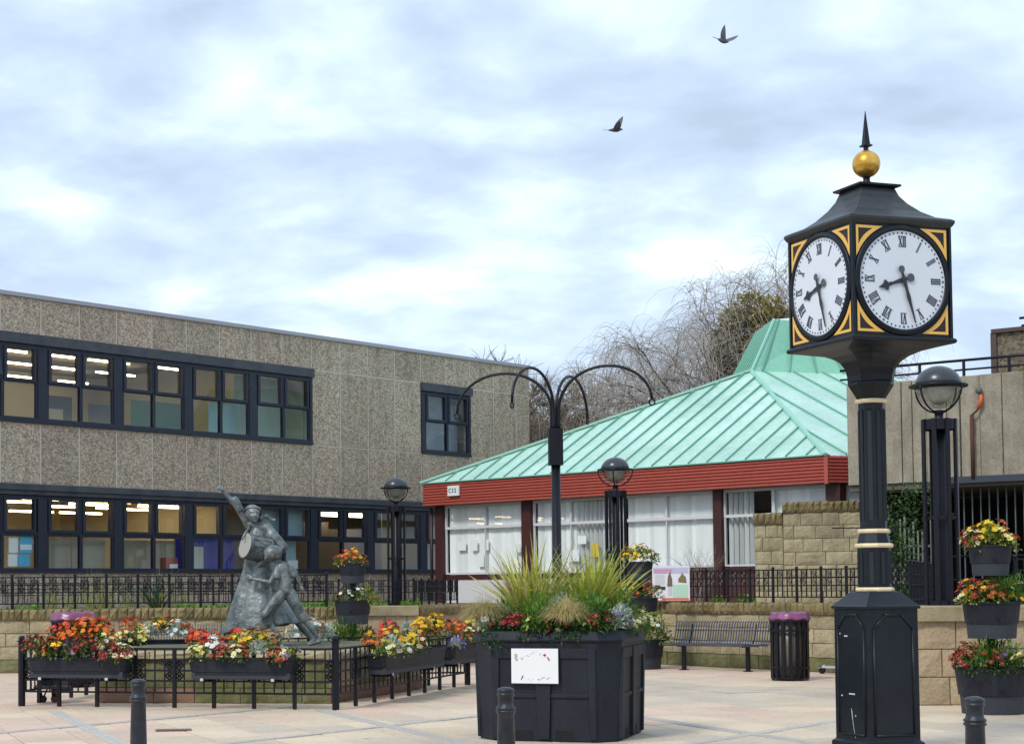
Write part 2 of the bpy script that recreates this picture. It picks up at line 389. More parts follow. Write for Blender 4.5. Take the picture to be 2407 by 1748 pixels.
# ------------------------------------------------------------------ stone pieces
def rough_block(seed, amp=.05):
    """unit block 0..1 x, 0..1 z; front at y=0 bulging to -amp"""
    rd = random.Random(seed); n = 4; b_ = MB(); vs = []
    for j in range(n + 1):
        for i in range(n + 1):
            ed = i in (0, n) or j in (0, n)
            y = 0 if ed else -amp * rd.uniform(.35, 1.)
            vs.append((i / n + (0 if ed else rd.uniform(-.04, .04)), y + (.12 * amp if ed else 0), j / n + (0 if ed else rd.uniform(-.04, .04))))
    fs = [(j * (n + 1) + i, j * (n + 1) + i + 1, (j + 1) * (n + 1) + i + 1, (j + 1) * (n + 1) + i) for j in range(n) for i in range(n)]
    o = len(vs); vs += [(0, 1, 0), (1, 1, 0), (1, 1, 1), (0, 1, 1)]
    fs += [(o + 1, o, o + 3, o + 2), tuple([o, o + 1] + [i for i in range(n, -1, -1)]), tuple([o + 2, o + 3] + [n * (n + 1) + i for i in range(n + 1)]),
           tuple([o + 3, o] + [j * (n + 1) for j in range(n + 1)]), tuple([o + 1, o + 2] + [j * (n + 1) + n for j in range(n, -1, -1)])]
    b_.add(vs, fs); return b_
BLK = {}
def blk(mt, i):
    key = (mt.name, i)
    if key not in BLK:
        b_ = rough_block(i * 7 + 3, .12); me = bpy.data.meshes.new('stone'); me.from_pydata(b_.v, [], b_.f); me.materials.append(mt); BLK[key] = me
    return BLK[key]
def stones(par, x0, x1, z0, z1, courses, mt, wlo=.38, whi=.8, dep=.16, y=0, base_m=None, gap=.012, name='stone'):
    h = (z1 - z0) / courses
    for c in range(courses):
        x = x0; first = True; m_ = base_m if (base_m and c == 0) else mt
        while x < x1 - .02:
            l = random.uniform(wlo, whi) * (random.uniform(.5, 1) if first else 1); first = False
            if x1 - x - l < wlo * .5: l = x1 - x
            inst(blk(m_, random.randrange(4)), name, par, (x + gap / 2, y + random.uniform(-.012, .008), z0 + c * h + gap / 2), 0, None, (l - gap, dep, h - gap))
            x += l
def copings(par, x0, x1, z0, z1, mt, wd=.13, dep=.34, y=-.05):
    x = x0
    while x < x1 - .01:
        l = random.uniform(wd * .75, wd * 1.35)
        if x1 - x - l < wd * .5: l = x1 - x
        inst(blk(mt, random.randrange(4)), 'coping_stone', par, (x + .003, y + random.uniform(-.012, .012), z0), 0, None, (l - .006, dep, z1 - z0 + random.uniform(-.012, .008)))
        x += l
def stone_wall(label, p, q, z0, z1, zc, courses, mt=stone_y, capm=stone_cap, base=None, wlo=.38, whi=.8, cw=.13, name='stone_wall'):
    p = Vector(p); q = Vector(q); d = q - p; L = d.length
    t = thing(name, label, 'wall', (p.x, p.y, 0), math.atan2(d.y, d.x))
    b_ = MB(); b_.box(0, L, .03, .30, z0, zc - .01); b_.build('core', wall_core, t)
    stones(t, 0, L, z0, z1, courses, mt, wlo, whi, base_m=base)
    copings(t, -.02, L + .02, z1, zc, capm, cw)
    return t
stone_wall('long low sandstone wall with mossy coping in front of the grey office block', (-8.6, 31.85), (-.30, 31.85), 0, .955, 1.155, 4, base=stone_m)
t = thing('stone_pier', 'smooth pinkish stone wall pier with long coping slab between the left wall and the corner', 'wall', (-.30, 31.80, 0), 0)
b_ = MB(); b_.box(.01, .94, .03, .33, 0, .99); b_.build('core', wall_core, t)
stones(t, 0, .94, 0, .99, 3, stone_p, .3, .5)
b_ = MB(); b_.bbox(-.02, .94, -.07, .4, .99, 1.165, .012); b_.build('coping_slab', mat('coping_tan', (.36, .30, .18), .9, col2=(.28, .23, .13), bump=.6, streak=.3), t)
stone_wall('short stone wall running back from the pier towards the library corner, ribbed coping', (.66, 31.85), (1.75, 34.7), 0, .99, 1.165, 4, mt=stone_p, cw=.11)
stone_wall('low stone wall behind the right hand bench with mossy coping', (4.35, 34.65), (7.63, 29.48), 0, .98, 1.175, 4, base=stone_m)
stone_wall('short stone wall length behind the clock column joining the lamp pier', (7.66, 29.44), (8.62, 27.5), 0, .98, 1.175, 4)
stone_wall('plain low stone wall hidden behind the large octagonal planter', (1.80, 34.75), (4.32, 34.68), 0, .98, 1.15, 4)
# tall garden wall in front of the library
GW = Vector((8.18, 38.4)); GD = Vector((.93, -.37)).normalized(); ang = math.atan2(GD.y, GD.x)
t = thing('garden_wall', 'tall yellow sandstone wall stepping up in front of the green roofed library', 'wall', (GW.x, GW.y, 0), ang)
b_ = MB(); b_.box(.0, .62, .03, .30, 1.06, 2.78); b_.box(.62, 3.1, .03, .30, 1.06, 3.02); b_.build('core', wall_core, t)
stones(t, 0, .62, 1.06, 2.82, 6, stone_y, .25, .45); stones(t, .63, 3.1, 1.06, 3.06, 7, stone_y, .35, .65, y=-.06)
copings(t, -.02, .62, 2.82, 3.06, stone_cap, .13); copings(t, .62, 3.12, 3.06, 3.29, stone_cap, .13, y=-.1)
# lamp pier at the right
t = thing('stone_pier', 'broad pink sandstone pier at the right edge carrying the nearest lamp post', 'wall', (6.60, 21.6, 0), R(-4))
b_ = MB(); b_.box(.03, 3.4, .03, .9, 0, 1.03); b_.build('core', wall_core, t)
stones(t, 0, 3.4, 0, 1.03, 3, stone_p, .42, .75)
t2m = MATS['coping_tan']
for x0 in (0, .86, 1.9, 2.75):
    b_ = MB(); b_.bbox(x0 - (.07 if x0 == 0 else 0), {0: .855, .86: 1.895, 1.9: 2.745, 2.75: 3.45}[x0], -.08, 1.1, 1.03, 1.215, .012); b_.build('coping_slab', t2m, t)
stone_wall('side wall of the lamp pier running back behind the clock column', (8.55, 27.5), (6.72, 22.55), 0, 1.0, 1.18, 4)

# ------------------------------------------------------------------ left office block
P = Vector((-9.34, 42.5)); A = Vector((.6756, .7373)); A.normalize(); aA = math.atan2(A.y, A.x)
ob = thing('office_block', 'long two storey pebble-dashed office block with ribbon windows and strip lights on', 'building', (P.x, P.y, 0), aA)
UL, UR = -5.98, 21.09
b_ = MB()
for z0, z1 in ((7.85, 8.76), (4.13, 5.64), (1.0, 1.93)): b_.box(UL, UR, .014, .3, z0, z1)
b_.box(10.83, 15.61, .014, .3, 5.64, 7.85); b_.box(18.03, UR, .014, .3, 5.64, 7.85); b_.box(18.1, UR, .035, .3, 1.93, 4.13)
b_.box(UR - .3, UR - .002, .3, 14, 1.0, 8.76)
b_.build('wall_backing', mortar, ob)
b_ = MB()
for z0 in (1.02, 5.15): b_.box(UL, UR - .3, .3, 14, z0 - .1, z0)
b_.box(UL, UR - .3, .3, 14, 4.2, 4.3); b_.box(UL, UR - .3, .3, 14, 8.38, 8.5); b_.build('ceiling', room_dark, ob)
b_ = MB(); b_.box(UL, 10.8, 9.8, 10, 5.15, 8.38); b_.box(10.7, 10.8, .31, 9.8, 5.15, 8.38); b_.box(UL, 10.3, 8.8, 9, 1.02, 4.2); b_.box(8.45, 8.5, 1.2, 8.8, 1.02, 4.2)
b_.box(10.9, 18, 4.3, 4.5, 1.02, 4.2); b_.box(15.4, 18.2, 3.2, 3.4, 5.15, 8.38); b_.box(UL - .1, UL, .0, 14, 1, 8.7); b_.build('partition_wall', room_paint, ob)
b_ = MB(); b_.box(UL - .1, UR + .04, -.06, 14.1, 8.76, 8.86); b_.build('roof_edge', roof_edge, ob)
# exposed aggregate panels
b_ = MB(); b_.bbox(0, 1.172, 0, .07, 0, 1, .0)
def panel_mesh(h):
    v = MB(); w_ = 1.158; c_ = .006
    v.add([(0, .012, 0), (w_, .012, 0), (w_, .012, h), (0, .012, h), (c_, 0, c_), (w_ - c_, 0, c_), (w_ - c_, 0, h - c_), (c_, 0, h - c_), (0, .07, 0), (w_, .07, 0), (w_, .07, h), (0, .07, h)],
          [(4, 5, 6, 7), (0, 1, 5, 4), (1, 2, 6, 5), (2, 3, 7, 6), (3, 0, 4, 7), (0, 8, 9, 1), (1, 9, 10, 2), (2, 10, 11, 3), (3, 11, 8, 0)])
    me = bpy.data.meshes.new('panel'); me.from_pydata(v.v, [], v.f); me.materials.append(aggregate); return me
pm = {h: panel_mesh(h) for h in (.885, 2.165, 1.49, .90)}
for k in range(-6, 17):
    u = 1.22 + 1.2 * k
    if u + 1.2 > UR + .5: continue
    for z0, h in ((7.862, .885), (4.14, 1.49), (1.02, .90)):
        inst(pm[h], 'panel', ob, (u + .021, random.uniform(-.004, .004), z0))
    if 10.8 <= u < 15.6 or u > 18:
        inst(pm[2.165], 'panel', ob, (u + .021, random.uniform(-.004, .004), 5.66))
b_ = MB()
for z0, h in ((7.862, .885), (5.66, 2.165), (4.14, 1.49)): b_.box(1.22 + 1.2 * 16 + .013, UR, 0, .07, z0, z0 + h)
b_.build('edge_panel', aggregate, ob)
# windows
def window(u0, zs, par=ob, frame=slate_frame, tilt=None):
    """one bay, 2.4 m wide: two casements above two fixed lights; zs = (bottom, low pane top, high pane bottom, top)"""
    zb, z1, z2, zt = zs; L1, L2 = ((.24, 1.20), (1.30, 2.25)), ((.30, 1.11), (1.36, 2.17))
    f = MB(); y0, y1 = -.02, .10
    f.box(u0, u0 + .18, y0, y1, zb - .10, zt + .12)           # pier left (half of the wide mullion)
    f.box(u0 + 2.30, u0 + 2.4, y0, y1, zb - .10, zt + .12)
    f.box(u0 + .18, u0 + 2.3, y0, y1, zt + .03, zt + .12); f.box(u0 + .18, u0 + 2.3, y0, y1, zb - .10, zb - .02)
    f.box(u0 + .18, u0 + 2.3, y0 + .01, y1, z1 + .03, z2 - .06); f.box(u0 + 1.20, u0 + 1.29, y0 + .005, y1, zb - .02, zt + .03)
    for (a, c) in L2:       # opening casements stand proud
        f.box(a + u0 - .09, a + u0, y0 - .025, y1 - .02, z2 - .07, zt + .04); f.box(c + u0, c + u0 + .055, y0 - .025, y1 - .02, z2 - .07, zt + .04)
        f.box(a + u0, c + u0, y0 - .025, y1 - .02, zt, zt + .04); f.box(a + u0, c + u0, y0 - .025, y1 - .02, z2 - .07, z2)
    for (a, c) in L1:
        f.box(u0 + a - .05, u0 + a, y0 + .02, y1 - .01, zb - .02, z1 + .03); f.box(u0 + c, u0 + c + .04, y0 + .02, y1 - .01, zb - .02, z1 + .03)
        f.box(u0 + a, u0 + c, y0 + .02, y1 - .01, z1, z1 + .03)
    fo = f.build('window', frame, par)
    for (a, c), (b0, b1) in [(x, (z2, zt)) for x in L2] + [(x, (zb - .02, z1)) for x in L1]:
        p_ = MB(); p_.add([(u0 + a, .035, b0), (u0 + c, .035, b0), (u0 + c, .035, b1), (u0 + a, .035, b1)], [(0, 1, 2, 3)]); p_.build('pane', winglass, fo)
    return fo
UZ = (5.80, 6.64, 6.74, 7.47); GZ = (2.07, 2.84, 3.00, 3.74)
for k in range(-1, 6): window(-3.58 + 2.4 * k, UZ)
window(15.62, UZ)
for k in range(-1, 9): window(-3.58 + 2.4 * k, GZ)
for (a, b2) in ((-5.98, 10.82), (15.62, 18.02)):
    m_ = MB(); m_.box(a - .02, b2 + .02, -.10, .06, 7.60, 7.85); m_.build('window_head', head_trim, ob)
    m_ = MB(); m_.box(a - .0, b2 + .0, -.06, .10, 5.645, 5.70); m_.build('window_sill', slate_frame, ob)
m_ = MB(); m_.box(-5.98, 18.02, -.16, .10, 3.97, 4.12); m_.box(-5.98, 18.02, -.10, .10, 3.86, 3.969); m_.build('window_head', head_trim, ob)
m_ = MB(); m_.box(-5.98, 18.02, -.07, .14, 1.93, 1.968); m_.build('window_sill', slate_frame, ob)
# open top light at the far left (hinged at its head)
m_ = MB(); m_.box(0, .9, -.03, 0, -.78, .02); o = m_.build('open_casement', slate_frame, ob, loc=(-.98, -.03, 7.5)); o.rotation_euler = (R(-14), 0, 0)
# strip lights hanging inside
def strips(rows, mt, us):
    for z, y, off in rows:
        u = us[0] + off
        while u < us[1]:
            l = random.choice((1.15, 1.5, 1.5)); s_ = MB(); s_.box(u, u + l, y, y + .07, z, z + .05); s_.build('strip_light', mt, ob); u += l + random.choice((.25, .5, .9, 1.3))
random.seed(5)
strips(((8.12, 2.2, 0), (8.10, 4.4, .7), (8.08, 6.4, .2), (8.02, 8.6, .9)), tube_on, (-2.4, 9.6))
strips(((3.80, 1.0, .1), (3.80, 2.4, .6), (3.80, 3.9, .3), (3.72, 5.4, .8)), tube_bright, (1.3, 6.4))
strips(((3.80, 2.2, .1), (3.78, 3.8, .2)), tube_on, (6.4, 8.3))
for u in (12.3, 13.7): s_ = MB(); s_.box(u, u + .85, 1.2, 1.3, 3.66, 3.78); s_.build('strip_light', mat('panel_light', (1, .93, .75), .5, emis=6), ob)
# things standing just inside the glass: boards, blinds, sheets, one board painted as a sky reflection
def inside(nm, mt, u0, u1, z0, z1, y=.35): b_ = MB(); b_.box(u0, u1, y, y + .02, z0, z1); return b_.build(nm, mt, ob)
for u in (1.46, 2.55, 3.9, 4.95): inside('blind', beige_blind, u - .1, u + .95, 2.0, 2.80)
inside('blue_screen', blue_board, 6.1, 8.3, 1.98, 2.9, .6); inside('white_board', white_board, 6.35, 7.0, 2.0, 2.66, .45)
for u in (8.6, 9.75): inside('blind', paleblue, u, u + .62, 2.0, 2.88, .25)
inside('blind', paleblue, 8.6, 10.7, 3.0, 3.8, .3)
inside('brown_screen', brown_board, 10.95, 13.1, 1.9, 3.5, 1.6); inside('brown_screen', brown_board, 13.2, 14.7, 1.9, 3.3, 1.7)
inside('cream_screen', mat('cream_screen', (.62, .56, .30), .8), 14.75, 15.45, 1.9, 3.8, .9); inside('blind', paleblue, 15.8, 17.9, 1.9, 3.8, .25)
for u, z, w2, h2, m_ in ((.30, 2.42, .28, .38, paper), (.62, 2.42, .38, .42, poster_blue), (.28, 2.09, .28, .30, paper), (.58, 2.09, .36, .30, poster_blue), (.64, 2.5, .34, .13, paper), (-.2, 2.3, .3, .5, poster_blue)):
    o = inside('poster', m_, u, u + w2, z, z + h2, .06 if z != 2.5 else .055)
for u0, u1, z0, z1, m_, y in ((3.8, 4.8, 5.75, 6.45, mat('grey_cabinet', (.12, .12, .105), .7), 1.4), (5.0, 6.9, 5.7, 6.62, teal_board, 1.1), (7.25, 8.3, 5.7, 6.66, paleblue, .5), (1.5, 2.2, 5.78, 6.1, mat('carton', (.45, .36, .20), .8), .4),
                              (8.65, 10.7, 5.7, 7.6, mat('pale_wall', (.48, .52, .50), .8), 1.0), (15.9, 17.95, 5.7, 7.6, mat('blue_grey_wall', (.30, .36, .44), .8), .5), (2.6, 3.4, 5.7, 6.6, MATS['grey_cabinet'], 1.6)):  # bluish board behind the lone upper window paints in the sky's reflection
    inside('cabinet', m_, u0, u1, z0, z1, y)
inside('leaning_paper', paper, 9.95, 10.35, 2.05, 2.3, .15)
m_ = MB(); m_.box(5.35, 5.78, .12, .3, 2.02, 2.34); m_.box(5.50, 5.78, .11, .119, 2.06, 2.17, 1); m_.build('red_box', [mat('red_card', (.36, .08, .05), .8), paper], ob)

# ------------------------------------------------------------------ library with green hipped roof
Q = Vector((1.145, 49.0)); B = Vector((.672, -.7405)).normalized(); aB = math.atan2(B.y, B.x)
lb = thing('library', 'single storey library with pale green standing seam roof and red fascia', 'building', (Q.x, Q.y, 0), aB)
def loc2(x, y):    # world -> library local
    d = Vector((x, y)) - Q; n_ = Vector((-B.y, B.x)); return (d.dot(B), d.dot(n_))
LS = 13.2; SW = Q + B * LS
v2 = Vector((.96, .283)).normalized(); v2l = (v2.dot(B), v2.dot(Vector((-B.y, B.x)))); n2l = (-v2l[1], v2l[0])
EZ = 4.40; Pw = Vector((9.9, 46.5)); Pl = loc2(*Pw); PZ = 7.2
E2 = (LS + v2l[0] * 10, v2l[1] * 10); P2 = (Pl[0] + v2l[0] * 4.1, Pl[1] + v2l[1] * 4.1)
Fl = loc2(10.1, 51.2); LB = (0, 13.)
b_ = MB()
V3 = lambda p, z: (p[0], p[1], z)
b_.add([V3((-.05, -.05), EZ), V3((LS, -.05), EZ), V3(Pl, PZ)], [(0, 1, 2)])
b_.add([V3((LS, -.05), EZ), V3(E2, EZ), V3(P2, PZ), V3(Pl, PZ)], [(0, 1, 2, 3)])
b_.add([V3((-.05, -.05), EZ), V3(Pl, PZ), V3(Fl, PZ), V3(LB, EZ)], [(0, 1, 2, 3)])
b_.build('roof', green_roof, lb)
# steep upper lantern
TZ = 8.74
T0 = loc2(10.76, 47.5); T3 = loc2(10.8, 50.2); T1 = (P2[0] + n2l[0] - v2l[0] * .9, P2[1] + n2l[1] - v2l[1] * .9)
F2 = (Fl[0] + v2l[0] * 4, Fl[1] + v2l[1] * 4); T2 = (T1[0] + (T3[0] - T0[0]), T1[1] + (T3[1] - T0[1]))
b_ = MB(); b_.add([V3(Pl, PZ), V3(P2, PZ), V3(F2, PZ), V3(Fl, PZ), V3(T0, TZ), V3(T1, TZ), V3(T2, TZ), V3(T3, TZ)], [(0, 1, 5, 4), (1, 2, 6, 5), (2, 3, 7, 6), (3, 0, 4, 7), (4, 5, 6, 7)])
b_.build('roof_lantern', mat('green_lantern', (.22, .50, .36), .5, col2=(.26, .54, .41), vscale=.6, fine=.06, fscale=8), lb)
b_ = MB(); cz = TZ
b_.add([V3(T0, cz), V3(T1, cz), V3(T2, cz), V3(T3, cz), V3(((T0[0] + T2[0]) / 2 + .3, (T0[1] + T2[1]) / 2 - .2), cz + .28)], [(0, 1, 4), (1, 2, 4), (2, 3, 4), (3, 0, 4)]); b_.build('lantern_cap', lantern_cap, lb)
def seam(p, q, w=.045, h=.06, nm='roof_seam', mt=green_seam, up=(0, 0, 1)):
    p = Vector(p); q = Vector(q); d = (q - p).normalized(); s_ = d.cross(Vector(up)).normalized(); n_ = s_.cross(d)
    b_ = MB(); c = [p - s_ * w / 2, p + s_ * w / 2, p + s_ * w / 2 * .6 + n_ * h, p - s_ * w / 2 * .6 + n_ * h]
    b_.rings([c, [x + (q - p) for x in c]]); return b_.build(nm, mt, lb)
u = .35
while u < LS - .2:
    ym = u * Pl[1] / Pl[0] if u < Pl[0] else (LS - u) * Pl[1] / (LS - Pl[0])
    if ym > .25: seam((u, 0, EZ), (u, ym - .05, EZ + (PZ - EZ) * (ym - .05) / Pl[1]), .035, .065)
    u += .56
D2 = (Pl[0] - LS) * n2l[0] + (Pl[1]) * n2l[1]; A2 = (Pl[0] - LS) * v2l[0] + (Pl[1]) * v2l[1]
s_ = .5
while s_ < 9.5:
    o2 = (LS + v2l[0] * s_, v2l[1] * s_); tt = D2 * min(1, s_ / A2, max(.1, (10 - s_) / (10 - A2 - 4.1)))
    seam((o2[0], o2[1], EZ), (o2[0] + n2l[0] * tt, o2[1] + n2l[1] * tt, EZ + (PZ - EZ) * tt / D2), .04, .05)
    s_ += .9
for a, b2, na, nb in ((Pl, P2, T0, T1),):
    for k in range(0, 5):
        f = k / 5 + .08; seam((a[0] + (b2[0] - a[0]) * f, a[1] + (b2[1] - a[1]) * f, PZ), (na[0] + (nb[0] - na[0]) * f, na[1] + (nb[1] - na[1]) * f, TZ), .035, .05)
for k in range(1, 9):
    f = k / 9; seam((Pl[0] + (Fl[0] - Pl[0]) * f, Pl[1] + (Fl[1] - Pl[1]) * f, PZ), (T0[0] + (T3[0] - T0[0]) * f, T0[1] + (T3[1] - T0[1]) * f, TZ), .04, .05, up=(-1, 0, 0))
hipm = mat('green_hip', (.27, .56, .44), .45)
seam((-.05, -.05, EZ), V3(Pl, PZ), .16, .07, 'hip_cap', green_seam); seam((LS, -.05, EZ), V3(Pl, PZ), .13, .045, 'hip_cap', hipm); seam(V3(Pl, PZ), V3(T0, TZ), .08, .04, 'hip_cap', hipm)
# ribbed red fascia
def fascia(p, q, nm):
    p = Vector((*p, 0)); q = Vector((*q, 0)); d = (q - p).normalized(); o_ = Vector((d.y, -d.x, 0)); b_ = MB(); n = 8; z0, z1 = 3.77, 4.385
    prof = []
    for i in range(n):
        z = z0 + (z1 - z0) * i / n; h = (z1 - z0) / n
        prof += [(.0, z), (.035, z + h * .18), (.035, z + h * .62), (.0, z + h * .82)]
    prof += [(0, z1), (-.12, z1), (-.12, z0)]
    b_.rings([[(c + o_ * a + Vector((0, 0, z))) for a, z in prof] for c in (p, q)]); return b_.build(nm, red_fascia, lb)
fascia((0, 0), (LS - .03, 0), 'fascia'); fascia((LS + .02, 0), E2, 'fascia'); fascia((0, 6), (0, .0), 'fascia')
b_ = MB(); b_.box(LS - .05, LS + .05, -.05, .03, 3.75, 4.39); b_.build('fascia_joint', red_fascia, lb)
b_ = MB(); b_.box(-.05, LS + .03, -.07, .10, 4.386, 4.415); b_.build('gutter_edge', green_seam, lb)
b_ = MB(); b_.add([(0.02, .02, 3.772), (LS, .02, 3.772), (E2[0], E2[1] + .03, 3.772), (E2[0] - 8, E2[1] + 3, 3.772), (0.02, 13, 3.772)], [(0, 1, 2, 3, 4)]); b_.build('soffit', mat('soffit', (.10, .09, .09), .9), lb)
# facade at y = .35
WY = .35; QW = (Q.x + -B.y * WY, Q.y + B.x * WY)
def U(px, py=1300): return onwall(px, py, QW, B)[0]
def ZW(px, py): return onwall(px, py, QW, B)[1]
ZT0 = 3.19
def tr_z(u): return ZT0
posts = [(U(1029), U(1047)), (U(1232), U(1254)), (U(1683), U(1703)), (U(1949), U(1983))]
sect = [(U(1047), U(1232), U(1140), (0, .05)), (U(1254), U(1458), U(1342), (.0, .1)), (U(1466), U(1683), U(1567), ()), (U(1703), U(1949), U(1820), ())]
b_ = MB(); b_.box(U(1458), U(1466), WY - .02, WY + .1, 1.1, 3.77); b_.build('post', pvc, lb)
for a, c in posts:
    b_ = MB(); b_.box(a, c, WY - .10, WY + .15, 1.06, 3.77); b_.build('post', maroon, lb)
b_ = MB(); b_.tube([(U(1022), WY - .12, 1.1), (U(1022), WY - .12, 3.72)], .045, 8); b_.build('downpipe', maroon, lb, smooth=True)
b_ = MB(); b_.box(-.2, LS + 4, WY + 3.4, WY + 3.5, 1.06, 3.77); b_.box(.3, .4, .45, 3.8, 1.06, 3.77); b_.build('inner_wall', mat('library_inside', (.06, .055, .05), .9), lb)
b_ = MB(); b_.box(0.2, LS + 4, WY + .1, WY + 3.4, 1.0, 1.08); b_.build('inner_floor', mat('library_floor', (.08, .07, .06), .9), lb)
lb2 = []
random.seed(11)
BLS = MB(); BLS.box(0, .118, 0, .006, 0, 1)
bl_me = bpy.data.meshes.new('blind_slat'); bl_me.from_pydata(BLS.v, [], BLS.f); bl_me.materials.append(blind)
zs_low = [1.89, 1.89, 1.98, 1.98]
for si, (a, c, mid, _) in enumerate(sect):
    zl = zs_low[si]
    f = MB(); f.box(a, c, WY, WY + .07, 3.10, 3.17); f.box(a, c, WY, WY + .07, 3.70, 3.77); f.box(a, a + .05, WY, WY + .07, 3.17, 3.70); f.box(c - .05, c, WY, WY + .07, 3.17, 3.70); f.box(mid - .03, mid + .03, WY, WY + .07, 3.17, 3.70)
    wf = f.build('transom_window', pvc, lb)
    for x0, x1 in ((a + .05, mid - .03), (mid + .03, c - .05)):
        p_ = MB(); p_.add([(x0, WY + .035, 3.17), (x1, WY + .035, 3.17), (x1, WY + .035, 3.70), (x0, WY + .035, 3.70)], [(0, 1, 2, 3)]); p_.build('pane', clearglass, wf)
    f = MB(); f.box(a, c, WY + .01, WY + .07, zl - .04, zl); f.box(a, a + .04, WY + .01, WY + .07, zl, 3.10); f.box(c - .04, c, WY + .01, WY + .07, zl, 3.10); f.box(mid - .015, mid + .015, WY + .01, WY + .06, zl, 3.10)
    wf = f.build('window', pvc, lb)
    for x0, x1 in ((a + .04, mid - .015), (mid + .015, c - .04)):
        p_ = MB(); p_.add([(x0, WY + .035, zl), (x1, WY + .035, zl), (x1, WY + .035, 3.10), (x0, WY + .035, 3.10)], [(0, 1, 2, 3)]); p_.build('pane', clearglass, wf)
    # vertical blinds: closed in most bays, part open in the second and last
    x = a + .06
    while x < c - .1:
        fpos = (x - a) / (c - a)
        opn = (si == 1 and (.47 < fpos < .92 or .15 < fpos < .25)) or (si == 3 and (.0 < fpos < .24))
        hole = (si == 3 and .24 < fpos < .42)
        if not hole:
            o = inst(bl_me, 'blind_slat', lb, (x, WY + .12 + random.uniform(0, .01), 1.2 if si else 1.75), R(62 if opn else random.uniform(4, 16)), None, (1, 1, 2.52 if si else 1.97))
        x += .118 if not opn else .15
    # panel below the glass
    b_ = MB(); b_.box(a, c, WY - .0, WY + .08, zl - .19, zl - .05); b_.build('sill_rail', maroon, lb)
    b_ = MB(); b_.box(a, c, WY + .02, WY + .08, 1.06, zl - .19); b_.build('spandrel_panel', pvc if si < 2 else mat('spandrel_red', (.085, .028, .024), .6), lb)
b_ = MB(); b_.box(LS + .05, LS + 3.6, .0, .05, 1.06, 3.75); o = b_.build('side_window', blind, lb, loc=(0, 0, 0)); 
o.location = (LS, .4, 0); o.rotation_euler = (0, 0, math.atan2(v2l[1], v2l[0])); o.data.transform(Matrix.Translation((-LS, 0, 0)))
# notices taped inside the windows
for px, py, w2, h2, m_ in ((1083, 1283, .32, .24, paper), (1112, 1281, .24, .30, paper), (1139, 1280, .22, .30, paper), (1128, 1315, .24, .38, paper), (1215, 1288, .2, .22, paper), (1345, 1305, .40, .30, paper), (1365, 1268, .30, .22, paper), (1395, 1292, .26, .36, mat('yellow_notice', (.72, .50, .08), .7))):
    uu, zz = U(px, py), ZW(px, py); b_ = MB(); b_.box(uu - w2 / 2, uu + w2 / 2, WY + .045, WY + .05, zz - h2 / 2, zz + h2 / 2); b_.build('notice', m_, lb)
def text(s_, size, mt, loc, rot, par, nm='lettering', ext=.003, align='CENTER', sxy=1):
    c = bpy.data.curves.new(nm, 'FONT'); c.body = s_; c.size = size; c.extrude = ext; c.align_x = align; c.align_y = 'CENTER'; c.offset = size * .012
    o = bpy.data.objects.new(nm, c); COL.objects.link(o); dg = bpy.context.evaluated_depsgraph_get(); me = bpy.data.meshes.new_from_object(o.evaluated_get(dg)); bpy.data.objects.remove(o)
    me.materials.clear(); me.materials.append(mt)
    o = bpy.data.objects.new(nm, me); COL.objects.link(o); o.parent = par; o.location = loc; o.rotation_euler = rot; o.scale = (sxy, 1, 1); return o
uu, zz = onwall(1071, 1153, Q, B)
sg = thing('sign', 'small white sign with the letters C S S on the red fascia', 'sign', (Q.x + B.x * uu, Q.y + B.y * uu, zz), aB)
b_ = MB(); b_.box(-.22, .22, -.10, -.05, -.14, .14); b_.build('plate', mat('sign_white', (.78, .78, .78), .5), sg)
text('C S S', .17, mat('sign_ink', (.02, .03, .05), .6), (-.03, -.105, 0), (R(90), 0, 0), sg, sxy=.8)

# ------------------------------------------------------------------ concrete building at the right
CP = Vector((9.63, 36.0)); CD = Vector((.785, -.619)).normalized(); aC = math.atan2(CD.y, CD.x)
cb_ = thing('concrete_building', 'ribbed concrete walkway building with a dark barred undercroft at the right edge', 'building', (CP.x, CP.y, 0), aC)
random.seed(3)
x = 0; ws = [.44, .38, .34, .22, .30, .42, .26, .40, .44, .44, .22, .40, .44, .44]
for i, w2 in enumerate(ws * 2):
    if x > 7: break
    yo = random.uniform(-.03, .03); b_ = MB(); b_.bbox(x, x + w2 - .014, yo, .3, 3.53, 5.60, .012); b_.build('concrete_panel', concrete, cb_); x += w2
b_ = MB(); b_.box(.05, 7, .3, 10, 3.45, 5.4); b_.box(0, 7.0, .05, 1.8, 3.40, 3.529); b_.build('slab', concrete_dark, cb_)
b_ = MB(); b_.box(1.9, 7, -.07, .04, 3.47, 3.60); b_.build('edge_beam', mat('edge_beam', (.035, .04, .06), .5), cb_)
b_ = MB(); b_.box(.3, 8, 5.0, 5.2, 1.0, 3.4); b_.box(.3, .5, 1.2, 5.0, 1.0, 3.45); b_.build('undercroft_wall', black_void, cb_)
r_ = MB(); r_.tube([(-.2, .15, 5.93), (7, .15, 5.93)], .03, 6); r_.tube([(-.2, .15, 5.74), (7, .15, 5.74)], .022, 6)
r_.build('handrail', iron, cb_, smooth=True)
for x in (.6, 1.5, 2.4, 3.3, 4.2, 5.1):
    r_ = MB(); r_.box(x - .025, x + .025, .13, .17, 5.58, 5.93); r_.build('rail_post', iron, cb_)
b_ = MB(); b_.box(2.62, 8, 1.5, 7, 5.0, 6.60); b_.build('upper_wall', mat('aggregate_dark', (.15, .125, .09), .9, voro=20, bump=1, bscale=40, fine=.2), cb_)
b_ = MB(); b_.box(2.52, 8, 1.42, 7.1, 6.60, 6.68); b_.box(2.50, 2.62, 1.44, 1.5, 5.6, 6.60); b_.build('parapet_edge', mat('edge_brown', (.08, .05, .045), .7), cb_)
r_ = MB()
